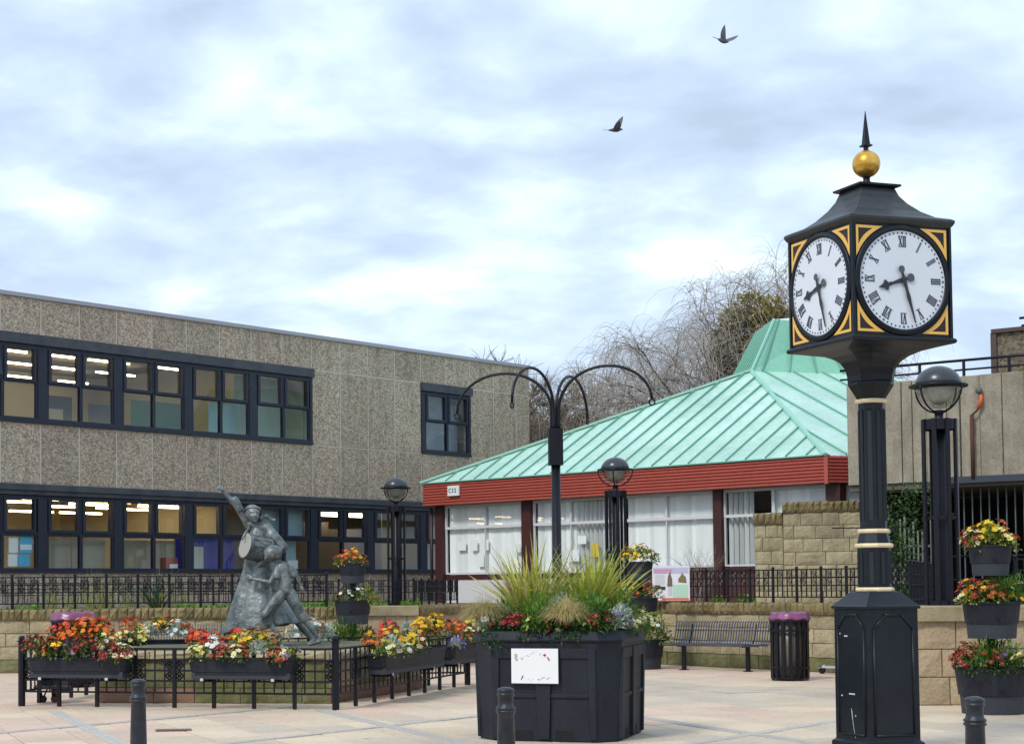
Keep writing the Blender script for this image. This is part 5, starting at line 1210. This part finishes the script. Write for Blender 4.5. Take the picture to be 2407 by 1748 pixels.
tower(xl(829, 30.8) - .01, 30.8, 'three tier grey tower planter behind the enclosure, against the left wall', 'left', {
    'top tier': [(.0, .3, 'lime', 'rust', 6, .9, .0), (.3, .3, 'lime', ('rust', 'orange'), 10, 1.0, .06), (.6, .4, 'lime', ('gold', 'orange'), 8, 1.0, .07), (.9, .3, 'lime', 'darkred', 5, .8, .0)],
    'middle tier': [(.05, .3, 'green', 'darkred', 5, .8, .0), (.3, .3, 'green', 'white', 4, 1.1, .03), (.6, .3, 'green', 'white', 5, 1.0, .04), (.9, .3, 'lime', None, 0, 1.3, .05), (1.1, .4, 'lime', None, 0, 1.0, .0)],
    'bottom tier': [(.1, .3, 'fern', None, 0, 1.3, .03), (.35, .2, 'fern', None, 0, 1.4, .08), (.6, .3, 'fern', None, 0, 1.3, .05), (.9, .3, 'dark', ('gold', 'darkred'), 8, 1.0, .1)]})
tower(xl(1502, 31.6), 31.6, 'three tier grey tower planter half hidden behind the big planter', 'middle', {
    'top tier': [(.0, .3, 'lime', ('gold', 'yellow'), 10, 1.0, .06), (.35, .2, 'lime', ('yellow', 'cream'), 10, 1.1, .1), (.65, .3, 'lime', ('rust', 'cream'), 10, 1.1, .1), (1.0, .3, 'green', 'cream', 8, 1.1, .03)],
    'middle tier': [(.05, .2, 'dark', ('gold', 'rust'), 8, 1.1, .1), (.35, .2, 'dark', 'rust', 6, 1.2, .08), (.65, .2, 'green', 'rust', 6, 1.2, .06), (.95, .3, 'green', 'cream', 4, 1.1, .02)],
    'bottom tier': [(.5, .2, 'fern', None, 0, 1.4, .05), (.8, .2, 'fern', 'white', 4, 1.4, .1), (1.0, .2, 'green', 'darkred', 5, 1.2, .0)]})

# ------------------------------------------------------------------ the big octagonal planter
BO = Vector((1.795, 17.70)); bo_r = R(-19)
bp = thing('octagonal_planter', 'very large dark grey octagonal planter with a white notice, in front of the library', 'planter', (BO.x, BO.y, 0), bo_r)
HX, HY = .735, .79
def och(s_, e=0, ch=.20):
    x, y = HX * s_ + e, HY * s_ + e; return [(-x + ch, -y), (x - ch, -y), (x, -y + ch), (x, y - ch), (x - ch, y), (-x + ch, y), (-x, y - ch), (-x, -y + ch)]
b_ = MB(); b_.rings([[(x, y, z) for x, y in och(s_, e)] for s_, e, z in ((.955, 0, 0), (.955, 0, .12), (.985, 0, .80), (1.0, 0, .955), (1.0, .022, .965), (1.0, .022, .985), (1.0, -.02, 1.065), (1.0, -.06, 1.065), (1.0, -.08, .95))])
o = b_.build('tub', plastic, bp); smooth_bevel(o, .012)
def rib(x0a, x1a, z0, x0b, x1b, z1, side, off=.022):
    """raised web on one side; tapered from z0 to z1"""
    b_ = MB(); H_s = lambda z: (.955 if z < .12 else .955 + (z - .12) / .68 * .03)
    y0, y1 = -(HY if side in (0, 2) else HX) * H_s(z0), -(HY if side in (0, 2) else HX) * H_s(z1)
    v = [(x0a, y0 - off, z0), (x1a, y0 - off, z0), (x1b, y1 - off, z1), (x0b, y1 - off, z1), (x0a, y0 + .01, z0), (x1a, y0 + .01, z0), (x1b, y1 + .01, z1), (x0b, y1 + .01, z1)]
    b_.add(v, [(0, 1, 2, 3), (1, 0, 4, 5), (2, 1, 5, 6), (3, 2, 6, 7), (0, 3, 7, 4)]); o = b_.build('rib', plastic, bp, rot=R(90) * side); smooth_bevel(o, .006); return o
for sd in range(4):
    hw = (HX if sd in (0, 2) else HY) - .21
    rib(-hw + .01, -hw + .07, .02, -hw + .005, -hw + .09, .90, sd); rib(hw - .07, hw - .01, .02, hw - .09, hw - .005, .90, sd)
    rib(-.055, .055, .02, -.09, .09, .90, sd, .03); rib(-hw + .08, -.08, .80, -hw + .09, -.095, .90, sd, .018); rib(.08, hw - .08, .80, .095, hw - .09, .90, sd, .018)
    rib(-hw + .08, -.07, .42, -hw + .08, -.07, .46, sd, .018); rib(.07, hw - .08, .42, .07, hw - .08, .46, sd, .018)
    for x_ in (-.20, .20):
        b_ = MB(); yy = -(HY if sd in (0, 2) else HX) * .955 - .003; b_.box(x_ - .09, x_ + .09, yy, yy + .05, .0, .105); b_.build('fork_slot', black_void, bp, rot=R(90) * sd)
b_ = MB(); b_.prism(och(1., -.085), .9, .985); b_.build('soil', mat('compost', (.035, .025, .015), .95), bp)
# white notice board on the front face
nb = thing('notice_board', 'white notice with coloured lettering fixed to the front of the big planter', 'notice', tuple((BO.x, BO.y, 0)), bo_r)
b_ = MB(); b_.box(-.31, .165, -.823, -.79, .555, .905); o = b_.build('backing', mat('notice_frame', (.02, .02, .03), .5), nb)
b_ = MB(); yb = -.826; b_.box(-.305, .160, yb, -.8235, .562, .898); b_.build('board', mat('notice_white', (.80, .80, .80), .4), nb)
inks = [mat('ink_' + n_, c_, .6) for n_, c_ in (('red', (.45, .03, .05)), ('grey', (.45, .45, .47)), ('lilac', (.45, .42, .55)), ('tan', (.62, .50, .38)), ('mauve', (.35, .08, .12)))]
def strokes(segs, k):
    b_ = MB()
    for (x0, z0, x1, z1, t_) in segs:
        b_.tube([(-.305 + x0 * .455, yb - .001, .562 + z0 * .336), (-.305 + x1 * .455, yb - .001, .562 + z1 * .336)], t_, 4)
    b_.build('lettering', inks[k], nb)
strokes([(.09, .70, .09, .86, .010), (.12, .74, .12, .84, .008)], 3); strokes([(.10, .68, .14, .68, .010)], 2)
strokes([(.21, .70, .22, .74, .003), (.22, .74, .26, .73, .003), (.26, .73, .25, .68, .003), (.25, .68, .21, .70, .003)], 2)
strokes([(.35, .82, .37, .77, .004), (.37, .77, .40, .78, .003), (.42, .84, .45, .85, .003), (.47, .90, .50, .87, .004), (.28, .79, .31, .78, .002), (.63, .87, .635, .81, .004), (.54, .93, .56, .92, .002)], 1)
strokes([(.71, .83, .74, .79, .010), (.74, .79, .75, .84, .007), (.79, .76, .83, .66, .006), (.81, .72, .84, .67, .005)], 0)
strokes([(.21, .10, .24, .17, .005), (.24, .17, .25, .22, .007)], 4)
strokes([(.36, .12, .38, .14, .003), (.40, .08, .42, .06, .003), (.45, .10, .48, .11, .002), (.58, .10, .60, .14, .005), (.60, .14, .62, .09, .004), (.66, .12, .67, .17, .004), (.67, .17, .73, .18, .004), (.77, .14, .79, .12, .005), (.79, .12, .81, .18, .003), (.82, .18, .85, .15, .003)], 1)
def blade(b_, p, d, L, wd, bend, k=0, n=7):
    d = d.normalized(); s_ = d.cross(Vector((0, 0, 1))); s_ = s_.normalized() if s_.length > 1e-3 else Vector((1, 0, 0)); tw = random.uniform(-.6, .6)
    s_ = (s_ * math.cos(tw) + s_.cross(d) * math.sin(tw)); hz = Vector((d.x, d.y, 0)); vs = []; q = p.copy(); dd = d.copy()
    for i in range(n + 1):
        f = i / n; w_ = wd * (1 - f ** 1.6) * (.55 + .45 * min(1, f * 4)) + .0008; vs += [q - s_ * w_ / 2, q + s_ * w_ / 2]
        q = q + dd * L / n; dd = (dd + (hz * .6 - Vector((0, 0, 1))) * bend * f / n * 3).normalized()
    b_.add(vs, [(2 * i, 2 * i + 1, 2 * i + 3, 2 * i + 2) for i in range(n)], k)
def spiky(label, x, y, z, n, L, wd, keys, lo=.35, bend=.35, nm='phormium', cat='plant', spread=.10, flop=.06):
    t = thing(nm, label, cat, (x, y, z)); b_ = MB()
    for i in range(n):
        d = rdir(lo); d.z = max(d.z, .3) + .35
        if random.random() < flop: d.z = .15
        blade(b_, Vector((random.uniform(-spread, spread), random.uniform(-spread, spread), 0)), d, L * random.uniform(.6, 1.1), wd * random.uniform(.7, 1.2), bend * random.uniform(.2, 1.6), random.randrange(len(keys)))
    b_.build('blades', [lf[k] for k in keys], t, kind='stuff'); return t
def big(lx, ly):
    lx *= 1.08; ly *= 1.08
    M4 = Matrix.Translation((BO.x, BO.y, 0)) @ Matrix.Rotation(bo_r, 4, 'Z'); return M4 @ Vector((lx, ly, 0))
random.seed(44)
p = big(-.30, .10); spiky('yellow green spiky phormium, left of the two in the big planter', p.x, p.y, 1.10, 220, .92, .044, ('blade', 'blade2', 'blade', 'straw'), flop=.13, lo=.3)
p = big(.27, .08); spiky('yellow green spiky phormium, right of the two in the big planter', p.x, p.y, 1.10, 230, .88, .044, ('blade', 'blade2', 'blade2'), flop=.13, lo=.3)
def mound(label, x, y, z, r=.15, n=700):
    t = thing('feather_grass', label, 'grass', (x, y, z)); b_ = MB()
    for i in range(n):
        d = rdir(.1); d.z += .8; blade(b_, Vector((0, 0, 0)), d, r * random.uniform(1.3, 2.0), .0045, 2.2 * random.uniform(.7, 1.3), random.randrange(2), 6)
    b_.build('blades', [lf['straw'], lf['straw']], t, kind='stuff')
p = big(-.62, -.42); mound('straw coloured feather grass mound at the left rim of the big planter', p.x, p.y, 1.08, .22, 1500)
p = big(.20, -.62); mound('straw coloured feather grass mound at the front rim of the big planter', p.x, p.y, 1.08, .22, 1500)
bl = [(-.52, -.34, 'silver', None, 0, 1.0, .17), (-.60, -.50, 'silver', ('pale', 'white'), 7, .9, .06), (-.40, -.55, 'dark', 'darkred', 5, 1.0, .06), (-.30, -.60, 'dark', 'darkred', 12, .75, .10), (-.15, -.34, 'fern', None, 0, 1.35, .05), (-.05, -.60, 'fern', 'pale', 4, 1.0, .06),
      (.02, -.62, 'dark', ('pale', 'cream'), 4, .9, .05), (.06, -.50, 'fern', 'darkred', 3, 1.1, .05), (.10, -.60, 'dark', 'darkred', 14, .75, .12), (.10, -.42, 'silver', None, 0, 1.0, .24), (.34, -.34, 'fern', None, 0, 1.35, .05), (.42, -.55, 'fern', 'pale', 4, 1.2, .05),
      (.50, -.58, 'dark', 'darkred', 8, .9, .12), (.60, -.45, 'silver', 'purple', 3, 1.0, .08), (.62, -.30, 'silver', None, 0, 1.2, .10), (.60, -.1, 'silver', ('cream', 'darkred'), 8, 1.3, .06), (.64, .25, 'green', ('cream', 'rust'), 8, 1.3, .03), (.58, -.1, 'fern', None, 0, 1.3, .05), (-.45, -.25, 'fern', 'white', 2, 1.1, .05),
      (-.50, -.62, 'dark', None, 0, .9, -.03), (-.42, -.70, 'dark', None, 0, .75, -.10), (-.12, -.66, 'dark', None, 0, 1.0, .0), (.08, -.25, 'fern', None, 0, 1.3, .08), (.3, -.68, 'dark', None, 0, .9, -.0), (.14, -.66, 'dark', 'darkred', 3, .8, -.02), (-.62, .0, 'green', 'cream', 4, 1.3, .08)]
_cnt = {}; bl.sort(key=lambda i: i[0])
for k, (lx, ly, lk, c, n, s_, dz) in enumerate(bl):
    p = big(lx, ly); side = 'left' if lx < -.2 else ('middle' if lx < .2 else 'right'); dep = 'front' if ly < -.5 else ('centre' if ly < -.2 else 'rear')
    desc = (CN[c] + ' flowers, ' if isinstance(c, str) else (CN[c[0]] + ' and ' + CN[c[1]] + ' flowers, ' if c else '')) + {'silver': 'silver leaves', 'dark': 'dark leaves', 'fern': 'feathery leaves', 'green': 'bright leaves'}[lk]
    _cnt[dep] = _cnt.get(dep, 0) + 1; ext = ['', 'first', 'second', 'third', 'fourth', 'fifth', 'sixth', 'seventh', 'eighth', 'ninth', 'tenth', 'eleventh', 'twelfth', 'thirteenth', 'fourteenth'][_cnt[dep]]
    plant('%s, %s from left in %s row of big planter' % (desc, ext, dep), p.x, p.y, 1.0 + dz, lk, c, n, s_, 'flower' if c else 'plant', {'silver': 'dusty_miller', 'fern': 'fern'}.get(lk, 'bedding_plant') if not c else 'pansy_plant', up=.13)

# ------------------------------------------------------------------ planting bed behind the walls
random.seed(9)
def ground_cover(px0, px1, Y, label, keys, h=.16, n=500, dep=.7):
    b_ = MB(); x0, x1 = xl(px0, Y), xl(px1, Y)
    for i in range(n):
        x = random.uniform(x0, x1); y = random.uniform(-dep, dep); z = random.uniform(0, h) * (1 - abs(y) / dep * .5)
        leaf(b_, Vector((x - x0, y, z)), rdir(-.2), Vector((0, 0, 1)), random.uniform(.06, .12), random.uniform(.03, .06), random.randrange(len(keys)))
    o = b_.build('ground_cover', [lf[k] for k in keys], None, loc=(x0, Y, 1.06)); tag(o, label, 'ground cover', None, 'stuff')
ground_cover(30, 90, 34, 'bright green leafy ground cover behind the fence at the far left', ('bright', 'green'), .14, 260)
ground_cover(405, 560, 34.5, 'low green ground cover behind the fence left of the statue', ('bright', 'green', 'lime'), .12, 600)
ground_cover(690, 905, 34.5, 'low green ground cover behind the fence right of the statue', ('bright', 'green', 'lime'), .18, 900)
ground_cover(940, 985, 38, 'small patch of green ground cover beside the distant lamp', ('bright', 'green'), .16, 200)
ground_cover(1672, 1700, 34, 'tufty green plants behind the right fence near the library post', ('lime', 'green'), .22, 260, .4)
ground_cover(1730, 1768, 34, 'tufty green plants behind the right fence beside the garden wall', ('lime', 'green'), .24, 260, .4)
spiky('tall grey green spiky cordyline behind the left fence', xl(372, 34.5), 34.5, 1.05, 120, .95, .035, ('grey', 'dark', 'straw', 'green'), nm='cordyline', lo=.25, bend=.4, flop=.15)
for px, nn in ((215, 60), (245, 70), (130, 40), (110, 45), (430, 60), (300, 60), (170, 60)):
    spiky({215: 'tall pale bunch of dry grass left of the cordyline', 245: 'thin pale grass clump close to the cordyline', 130: 'sparse dry grass clump at the left of the bed', 110: 'tall green grass clump at the left end of the bed', 430: 'low straw grass clump right of the cordyline', 300: 'low straw grass clump just left of the cordyline', 170: 'low tangled dry grass near the left fence'}[px],
          xl(px, 34.8), 34.8, 1.05, nn, {215: .9, 110: .8, 245: .85}.get(px, .55), .012, ('straw', 'grey', 'blade2'), nm='grass_clump', cat='grass', lo=.5, bend=.3)
# bare shrub by the library
def branches(b_, p, d, L, r, depth, k=0, spread=.5, up=.15, n=4, sides=5, droop=0, ends=None, wob=.12):
    pts = [p]; q = p.copy(); dd = d.normalized()
    for i in range(n):
        dd = (dd + rdir(-1) * wob + Vector((0, 0, up * .3)) - Vector((0, 0, droop * i / n))).normalized(); q = q + dd * L / n; pts.append(q.copy())
    b_.tube(pts, r, sides, k, r1=r * .55)
    if depth <= 0:
        if ends is not None: ends.append((q.copy(), dd.copy()))
        return
    for c in range(random.choice((2, 3, 3))):
        st_ = pts[-1] if c == 0 else pts[random.randrange(max(1, n // 2), n + 1)]
        nd = (dd + rdir(-.3) * spread).normalized()
        branches(b_, st_, nd, L * random.uniform(.6, .85), r * .58, depth - 1, k, spread, up, n, sides, droop, ends, wob)
    if ends is not None and depth <= 2: ends.append((pts[n // 2].copy(), dd.copy()))
t = thing('bare_shrub', 'leafless twiggy shrub in front of the library windows', 'shrub', (xl(1640, 36.5), 36.5, 1.06)); b_ = MB()
for i in range(7): branches(b_, Vector((random.uniform(-.08, .08), 0, 0)), Vector((random.uniform(-.5, .5), random.uniform(-.4, .4), 1)), .55, .010, 3, n=3, sides=3, spread=.7)
b_.build('stems', shrubtwig, t, kind='stuff')
t = thing('bare_shrub', 'thin dead climbing stems against the tall garden wall', 'shrub', (xl(1965, 35.5), 35.5, 1.06)); b_ = MB()
for i in range(3): branches(b_, Vector((random.uniform(-.1, .1), 0, 0)), Vector((random.uniform(-.3, .3), 0, 1)), .9, .008, 2, n=4, sides=3, spread=.6)
b_.build('stems', shrubtwig, t, kind='stuff')
# ivy under the walkway
t = thing('ivy', 'dark ivy hanging by the garden wall under the walkway', 'climber', (xl(2135, 33.2), 33.2, 1.06)); b_ = MB()
for i in range(1500):
    z = random.uniform(.0, 2.35); x = random.gauss(0, .20 + .12 * (z > 1.6)) - .1 + .15 * (z > 1.6)
    if random.random() < .35 and x > -.05 and z < 1.6: continue
    leaf(b_, Vector((x, random.uniform(-.2, .2), z)), rdir(-1), Vector((0, 0, 1)), random.uniform(.05, .10), .06, random.randrange(3))
b_.build('foliage', [lf['dark'], lf['grey'], lf['green']], t, kind='stuff')
t = thing('paling_gate', 'pale weathered palings seen behind the ivy', 'fence', (xl(2150, 33.8), 33.8, 1.0))
for i in range(9):
    b_ = MB(); h = random.uniform(1.5, 1.9); b_.box(-.015, .015, -.012, .012, 0, h); b_.build('paling', mat('paling_grey', (.30, .32, .24), .8, rnd=.2), t, loc=(-.28 + i * .085, 0, 0))
b_ = MB(); b_.box(-.3, .45, .0, .02, .5, .54); b_.box(-.3, .45, .0, .02, 1.2, 1.24); b_.build('rail', MATS['paling_grey'], t)
# information panel
IP = atY(1577, 1366, 32.9); ip = thing('information_board', 'colourful information board on short posts by the right fence', 'sign', (IP.x, IP.y, 1.06), R(-22))
wI, z0, z1 = .355, .16, .80
b_ = MB(); b_.box(-wI, wI, 0, .02, z0, z1); b_.build('panel', mat('board_white', (.74, .74, .78), .4), ip)
b_ = MB(); b_.box(-wI - .01, wI + .01, -.004, .024, z0 - .02, z0); b_.build('lower_edge', orange, ip)
def ib(x0, x1, za, zb, mt, nm='print', y=-.003):
    b_ = MB(); b_.box(-wI + x0 * 2 * wI, -wI + x1 * 2 * wI, y, y + .0025, z0 + za * (z1 - z0), z0 + zb * (z1 - z0)); b_.build(nm, mt, ip)
ib(.03, .97, .78, .96, mat('print_lilac', (.50, .46, .64), .6)); ib(.04, .55, .86, .90, mat('print_rose', (.55, .22, .32), .6), y=-.005); ib(.06, .42, .80, .83, MATS['print_rose'], y=-.005)
for i in range(9): ib(.07, .34, .74 - i * .035, .75 - i * .035, mat('print_grey', (.42, .42, .44), .6))
ib(.55, .95, .08, .45, mat('print_green', (.45, .66, .50), .6)); ib(.42, .53, .12, .40, mat('print_grey2', (.55, .55, .56), .6)); ib(.05, .35, .30, .40, mat('print_dark', (.03, .03, .03), .6)); ib(.07, .22, .40, .44, MATS['print_dark'])
def ipoly(pts, mt):
    b_ = MB(); b_.add([(-wI + x * 2 * wI, -.0045, z0 + z * (z1 - z0)) for x, z in pts], [tuple(range(len(pts)))]); b_.build('picture', mt, ip)
ipoly([(.40, .40), (.54, .40), (.535, .62), (.50, .74), (.50, .86), (.46, .80), (.42, .68)], mat('print_brown', (.16, .11, .08), .6)); ipoly([(.70, .52), (.92, .50), (.90, .68), (.84, .74), (.80, .82), (.77, .72), (.70, .62)], mat('print_ochre', (.20, .16, .06), .6))
ib(.25, .97, .02, .06, mat('print_red', (.55, .10, .06), .6), y=-.0055)
for x in (-.15, .2): b_ = MB(); b_.box(x - .02, x + .02, .021, .05, 0, .6); b_.build('post', maroon, ip)

# scooter leaning at the wall, almost hidden by the clock
sc_ = atY(1945, 1566, 29.3); t = thing('kick_scooter', 'pale grey object like a small scooter lying at the wall foot beside the clock', 'scooter', (sc_.x, sc_.y - .1, 0), R(-50))
b_ = MB(); b_.rings([[(x, y, z) for y, z in ((-.06, .0), (.06, 0), (.05, .035), (-.05, .035))] for x, z0_ in ((-.1, 0), (.6, 0))]); o = b_.build('deck', mat('pale_metal', (.42, .42, .46), .4, metal=.4), t); o.location = (0, 0, .10)
b_ = MB(); b_.tube([(-.08, 0, .14), (-.16, 0, .10), (-.2, 0, .09)], .02, 6); b_.tube([(.6, 0, .12), (.75, 0, .2), (.9, 0, .75)], .018, 6); b_.build('stem', MATS['pale_metal'], t, smooth=True)
for x in (-.14, .72):
    b_ = MB(); b_.rings([[(x + r * math.cos(R(20 * i)), yy, .065 + r * math.sin(R(20 * i))) for i in range(18)] for r, yy in ((.045, -.018), (.065, -.012), (.065, .012), (.045, .018))]); b_.build('wheel', iron, t)

# folded pushchair partly hidden behind the left trough
fc = atZ(108, 1652); t = thing('pushchair', 'small dark pushchair mostly hidden behind the front left trough', 'pushchair', (fc.x, fc.y + .12, 0), .1)
b_ = MB(); b_.bbox(-.18, .30, -.12, .14, .185, .235, .02); b_.build('footboard', mat('dark_grey_plastic', (.03, .03, .035), .6), t)
b_ = MB(); b_.rings([[(x, y, z) for x, y in ((-a, -.1), (a, -.1), (a, .1), (-a, .1))] for a, z in ((.07, .235), (.12, .42), (.11, .5))]); b_.build('seat', mat('black_cloth', (.008, .010, .02), .9), t)
b_ = MB(); b_.tube([(-.10, 0, .19), (-.07, 0, .02)], .018, 6); b_.tube([(.0, 0, .20), (-.04, -.03, .10), (-.03, -.02, .01)], .011, 6); b_.tube([(.07, 0, .2), (.08, 0, .08)], .03, 6); b_.tube([(-.20, .05, .30), (-.22, .05, .56)], .035, 6); b_.build('frame', iron, t, smooth=True)
for x, mt in ((-.06, iron), (.09, mat('brown_rubber', (.10, .03, .015), .6))):
    b_ = MB(); b_.rings([[(x + r * math.cos(R(20 * i)), yy, .05 + r * math.sin(R(20 * i))) for i in range(18)] for r, yy in ((.03, -.02), (.05, -.012), (.05, .012), (.03, .02))]); b_.build('wheel', mt, t)
b_ = MB(); b_.rings([[(x, y, z) for x, y in ((.22 - a, -.06), (.22 + a, -.06), (.22 + a, .06), (.22 - a, .06))] for a, z in ((.075, .13), (.05, .36))]); b_.build('bag', mat('bag_grey', (.05, .045, .06), .8), t)
b_ = MB(); b_.ell((-.20, .05, .60), (.045, .045, .035)); b_.build('hood_cap', paper, t, smooth=True)

# ------------------------------------------------------------------ trees
def willow(label, px, pyb, Y, H, W, seed, twm=twig, ntw=1, hang=1.6, nm='willow_tree', depth=4, rt=.013, mass=1., lean=0):
    random.seed(seed); base = atY(px, pyb, Y); t = thing(nm, label, 'tree', (base.x, Y, 0)); b_ = MB(); ends = []
    trunk_top = Vector((lean, 0, H * .38)); b_.tube([Vector((0, 0, 0)), Vector((lean * .3, .1, H * .2)), trunk_top], H * .022, 8, r1=H * .015); tr = b_.build('trunk', bark, t, smooth=True)
    b_ = MB()
    for i in range(7):
        a = 2 * math.pi * i / 7 + random.uniform(-.3, .3); d = Vector((math.cos(a) * W / H * 1.5, math.sin(a) * .8, random.uniform(.7, 1.5)))
        branches(b_, trunk_top - Vector((0, 0, H * .06 * (i % 3))), d, H * .26, H * .0095, depth, spread=.75, n=4, sides=4, droop=.25, ends=ends, wob=.18, up=.1)
    b_.build('limbs', bark, t, kind='stuff')
    b_ = MB()
    for (p, d) in ends:
        for k in range(int(ntw)):
            L = random.uniform(.4, 1) * hang; q = p.copy(); dd = (d * .7 + rdir(-.6) * .8).normalized(); pts = [q.copy()]
            for i in range(5):
                dd = (dd + Vector((0, 0, -.55 if hang > 1.2 else -.02)) * (i + 1) / 3 + rdir(-1) * .22).normalized(); q = q + dd * L / 5; pts.append(q.copy())
            b_.tube(pts, rt, 3, r1=rt * .5)
    b_.build('crown', twm, t, kind='stuff'); return t
willow('large weeping willow with bare hanging twigs behind the green roof', 1728, 900, 62, 12.4, 3.9, 2, ntw=7, hang=2.7, rt=.0075, twm=mat('pale_twig', (.36, .31, .27), .9))
willow('taller pale willow partly hidden behind the clock head', 1850, 900, 72, 14.8, 4.2, 5, ntw=8, hang=2.0, rt=.008, twm=mat('pale_twig', (.34, .30, .28), .9))
willow('broad bare brown tree between the office corner and the library roof', 1290, 950, 66, 8.9, 3.4, 8, ntw=14, hang=1.0, twm=twig2, nm='bare_tree', rt=.015)
willow('second bare brown tree just left of the willow', 1335, 950, 68, 8.6, 2.2, 12, ntw=14, hang=1.0, twm=twig2, nm='bare_tree', rt=.015)
willow('thin bare tree showing above the walkway rail beside the clock', 2190, 860, 72, 9.2, 5, 17, ntw=2, hang=1.0, nm='bare_tree', depth=4, rt=.012)
def bushy(label, px, py, Y, r, seed, keys, n=5000, z=None):
    random.seed(seed); c = atY(px, py, Y); t = thing('evergreen_tree', label, 'tree', (c.x, Y, 0)); b_ = MB(); b_.tube([(0, 0, 0), (0, 0, c.z)], .16, 6); b_.build('trunk', bark, t)
    b_ = MB(); cl = [(rdir(-.9) * r[0] * .7, random.uniform(.25, .5)) for _ in range(22)]
    for i in range(n):
        cc, cr = random.choice(cl); d = rdir(-1); p = Vector((cc.x, cc.y, cc.z * r[1] / r[0])) + d * cr * r[0] * random.uniform(.6, 1.05) + Vector((0, 0, c.z))
        leaf(b_, p, (d + rdir(-1)), Vector((0, 0, 1)), random.uniform(.12, .24), .09, random.randrange(len(keys)))
    b_.build('crown', [lf[k] for k in keys], t, kind='stuff')
bushy('dense olive green tree behind the roof lantern', 1768, 780, 60, (1.30, 1.25), 3, ('olive', 'olive', 'olive', 'straw'), 9000)
bushy('darker ivy clad trunk mass at the foot of the large willow', 1712, 865, 60.5, (.65, .8), 4, ('olive', 'dark', 'grey', 'olive'), 2500)

# ------------------------------------------------------------------ pigeons
def pigeon(label, px, py, Y, rot, wings, s=1.):
    p = atY(px, py, Y); t = thing('pigeon', label, 'bird', tuple(p)); t.rotation_euler = rot; t.scale = (s, s, s)
    b_ = MB(); n = 12; prof = [(-.17, .004), (-.15, .012), (-.10, .03), (-.02, .052), (.06, .055), (.11, .038), (.135, .026), (.155, .027), (.17, .022), (.185, .008), (.20, .002)]
    rs = [[(x, r * math.cos(2 * math.pi * i / n), (r * .9) * math.sin(2 * math.pi * i / n) + (.012 if x > .12 else 0)) for i in range(n)] for x, r in prof]
    b_.rings(rs); b_.build('body', mat('feather_dark', (.055, .05, .07), .7), t, smooth=True)
    b_ = MB(); b_.add([(-.13, -.02, 0), (-.27, -.06, .005), (-.29, 0, .0), (-.27, .06, .005), (-.13, .02, 0), (-.2, 0, .012)], [(0, 1, 5), (1, 2, 5), (2, 3, 5), (3, 4, 5), (4, 0, 5)]); b_.build('tail', mat('feather_grey', (.14, .14, .17), .7), t)
    for sd, (up, sw) in zip((-1, 1), wings):
        b_ = MB(); pts0, pts1 = [], []
        for k in range(6):
            f = k / 5; an = R(up) * (.8 + .3 * f); y = sd * (.03 + .33 * f * math.cos(an)); z = .02 + .33 * f * math.sin(an); ch = .075 * (1 - f ** 3) + .006; x = .05 + .05 * f - sw * f * f
            pts0.append((x + ch, y, z)); pts1.append((x - ch * 1.1, y, z - .008))
        b_.rings([[pts0[k], pts1[k], (pts1[k][0], pts1[k][1], pts1[k][2] + .008)] for k in range(6)]); b_.build('wing', mat('feather_mid', (.12, .115, .15), .7), t)
pigeon('upper pigeon flying with both wings raised high', 1698, 96, 30, (R(-12), R(28), R(-55)), ((50, .02), (40, .02)), .82)
pigeon('lower pigeon gliding level with one wing visible', 1445, 306, 33, (R(22), R(2), R(-10)), ((40, -.02), (50, -.08)), .80)
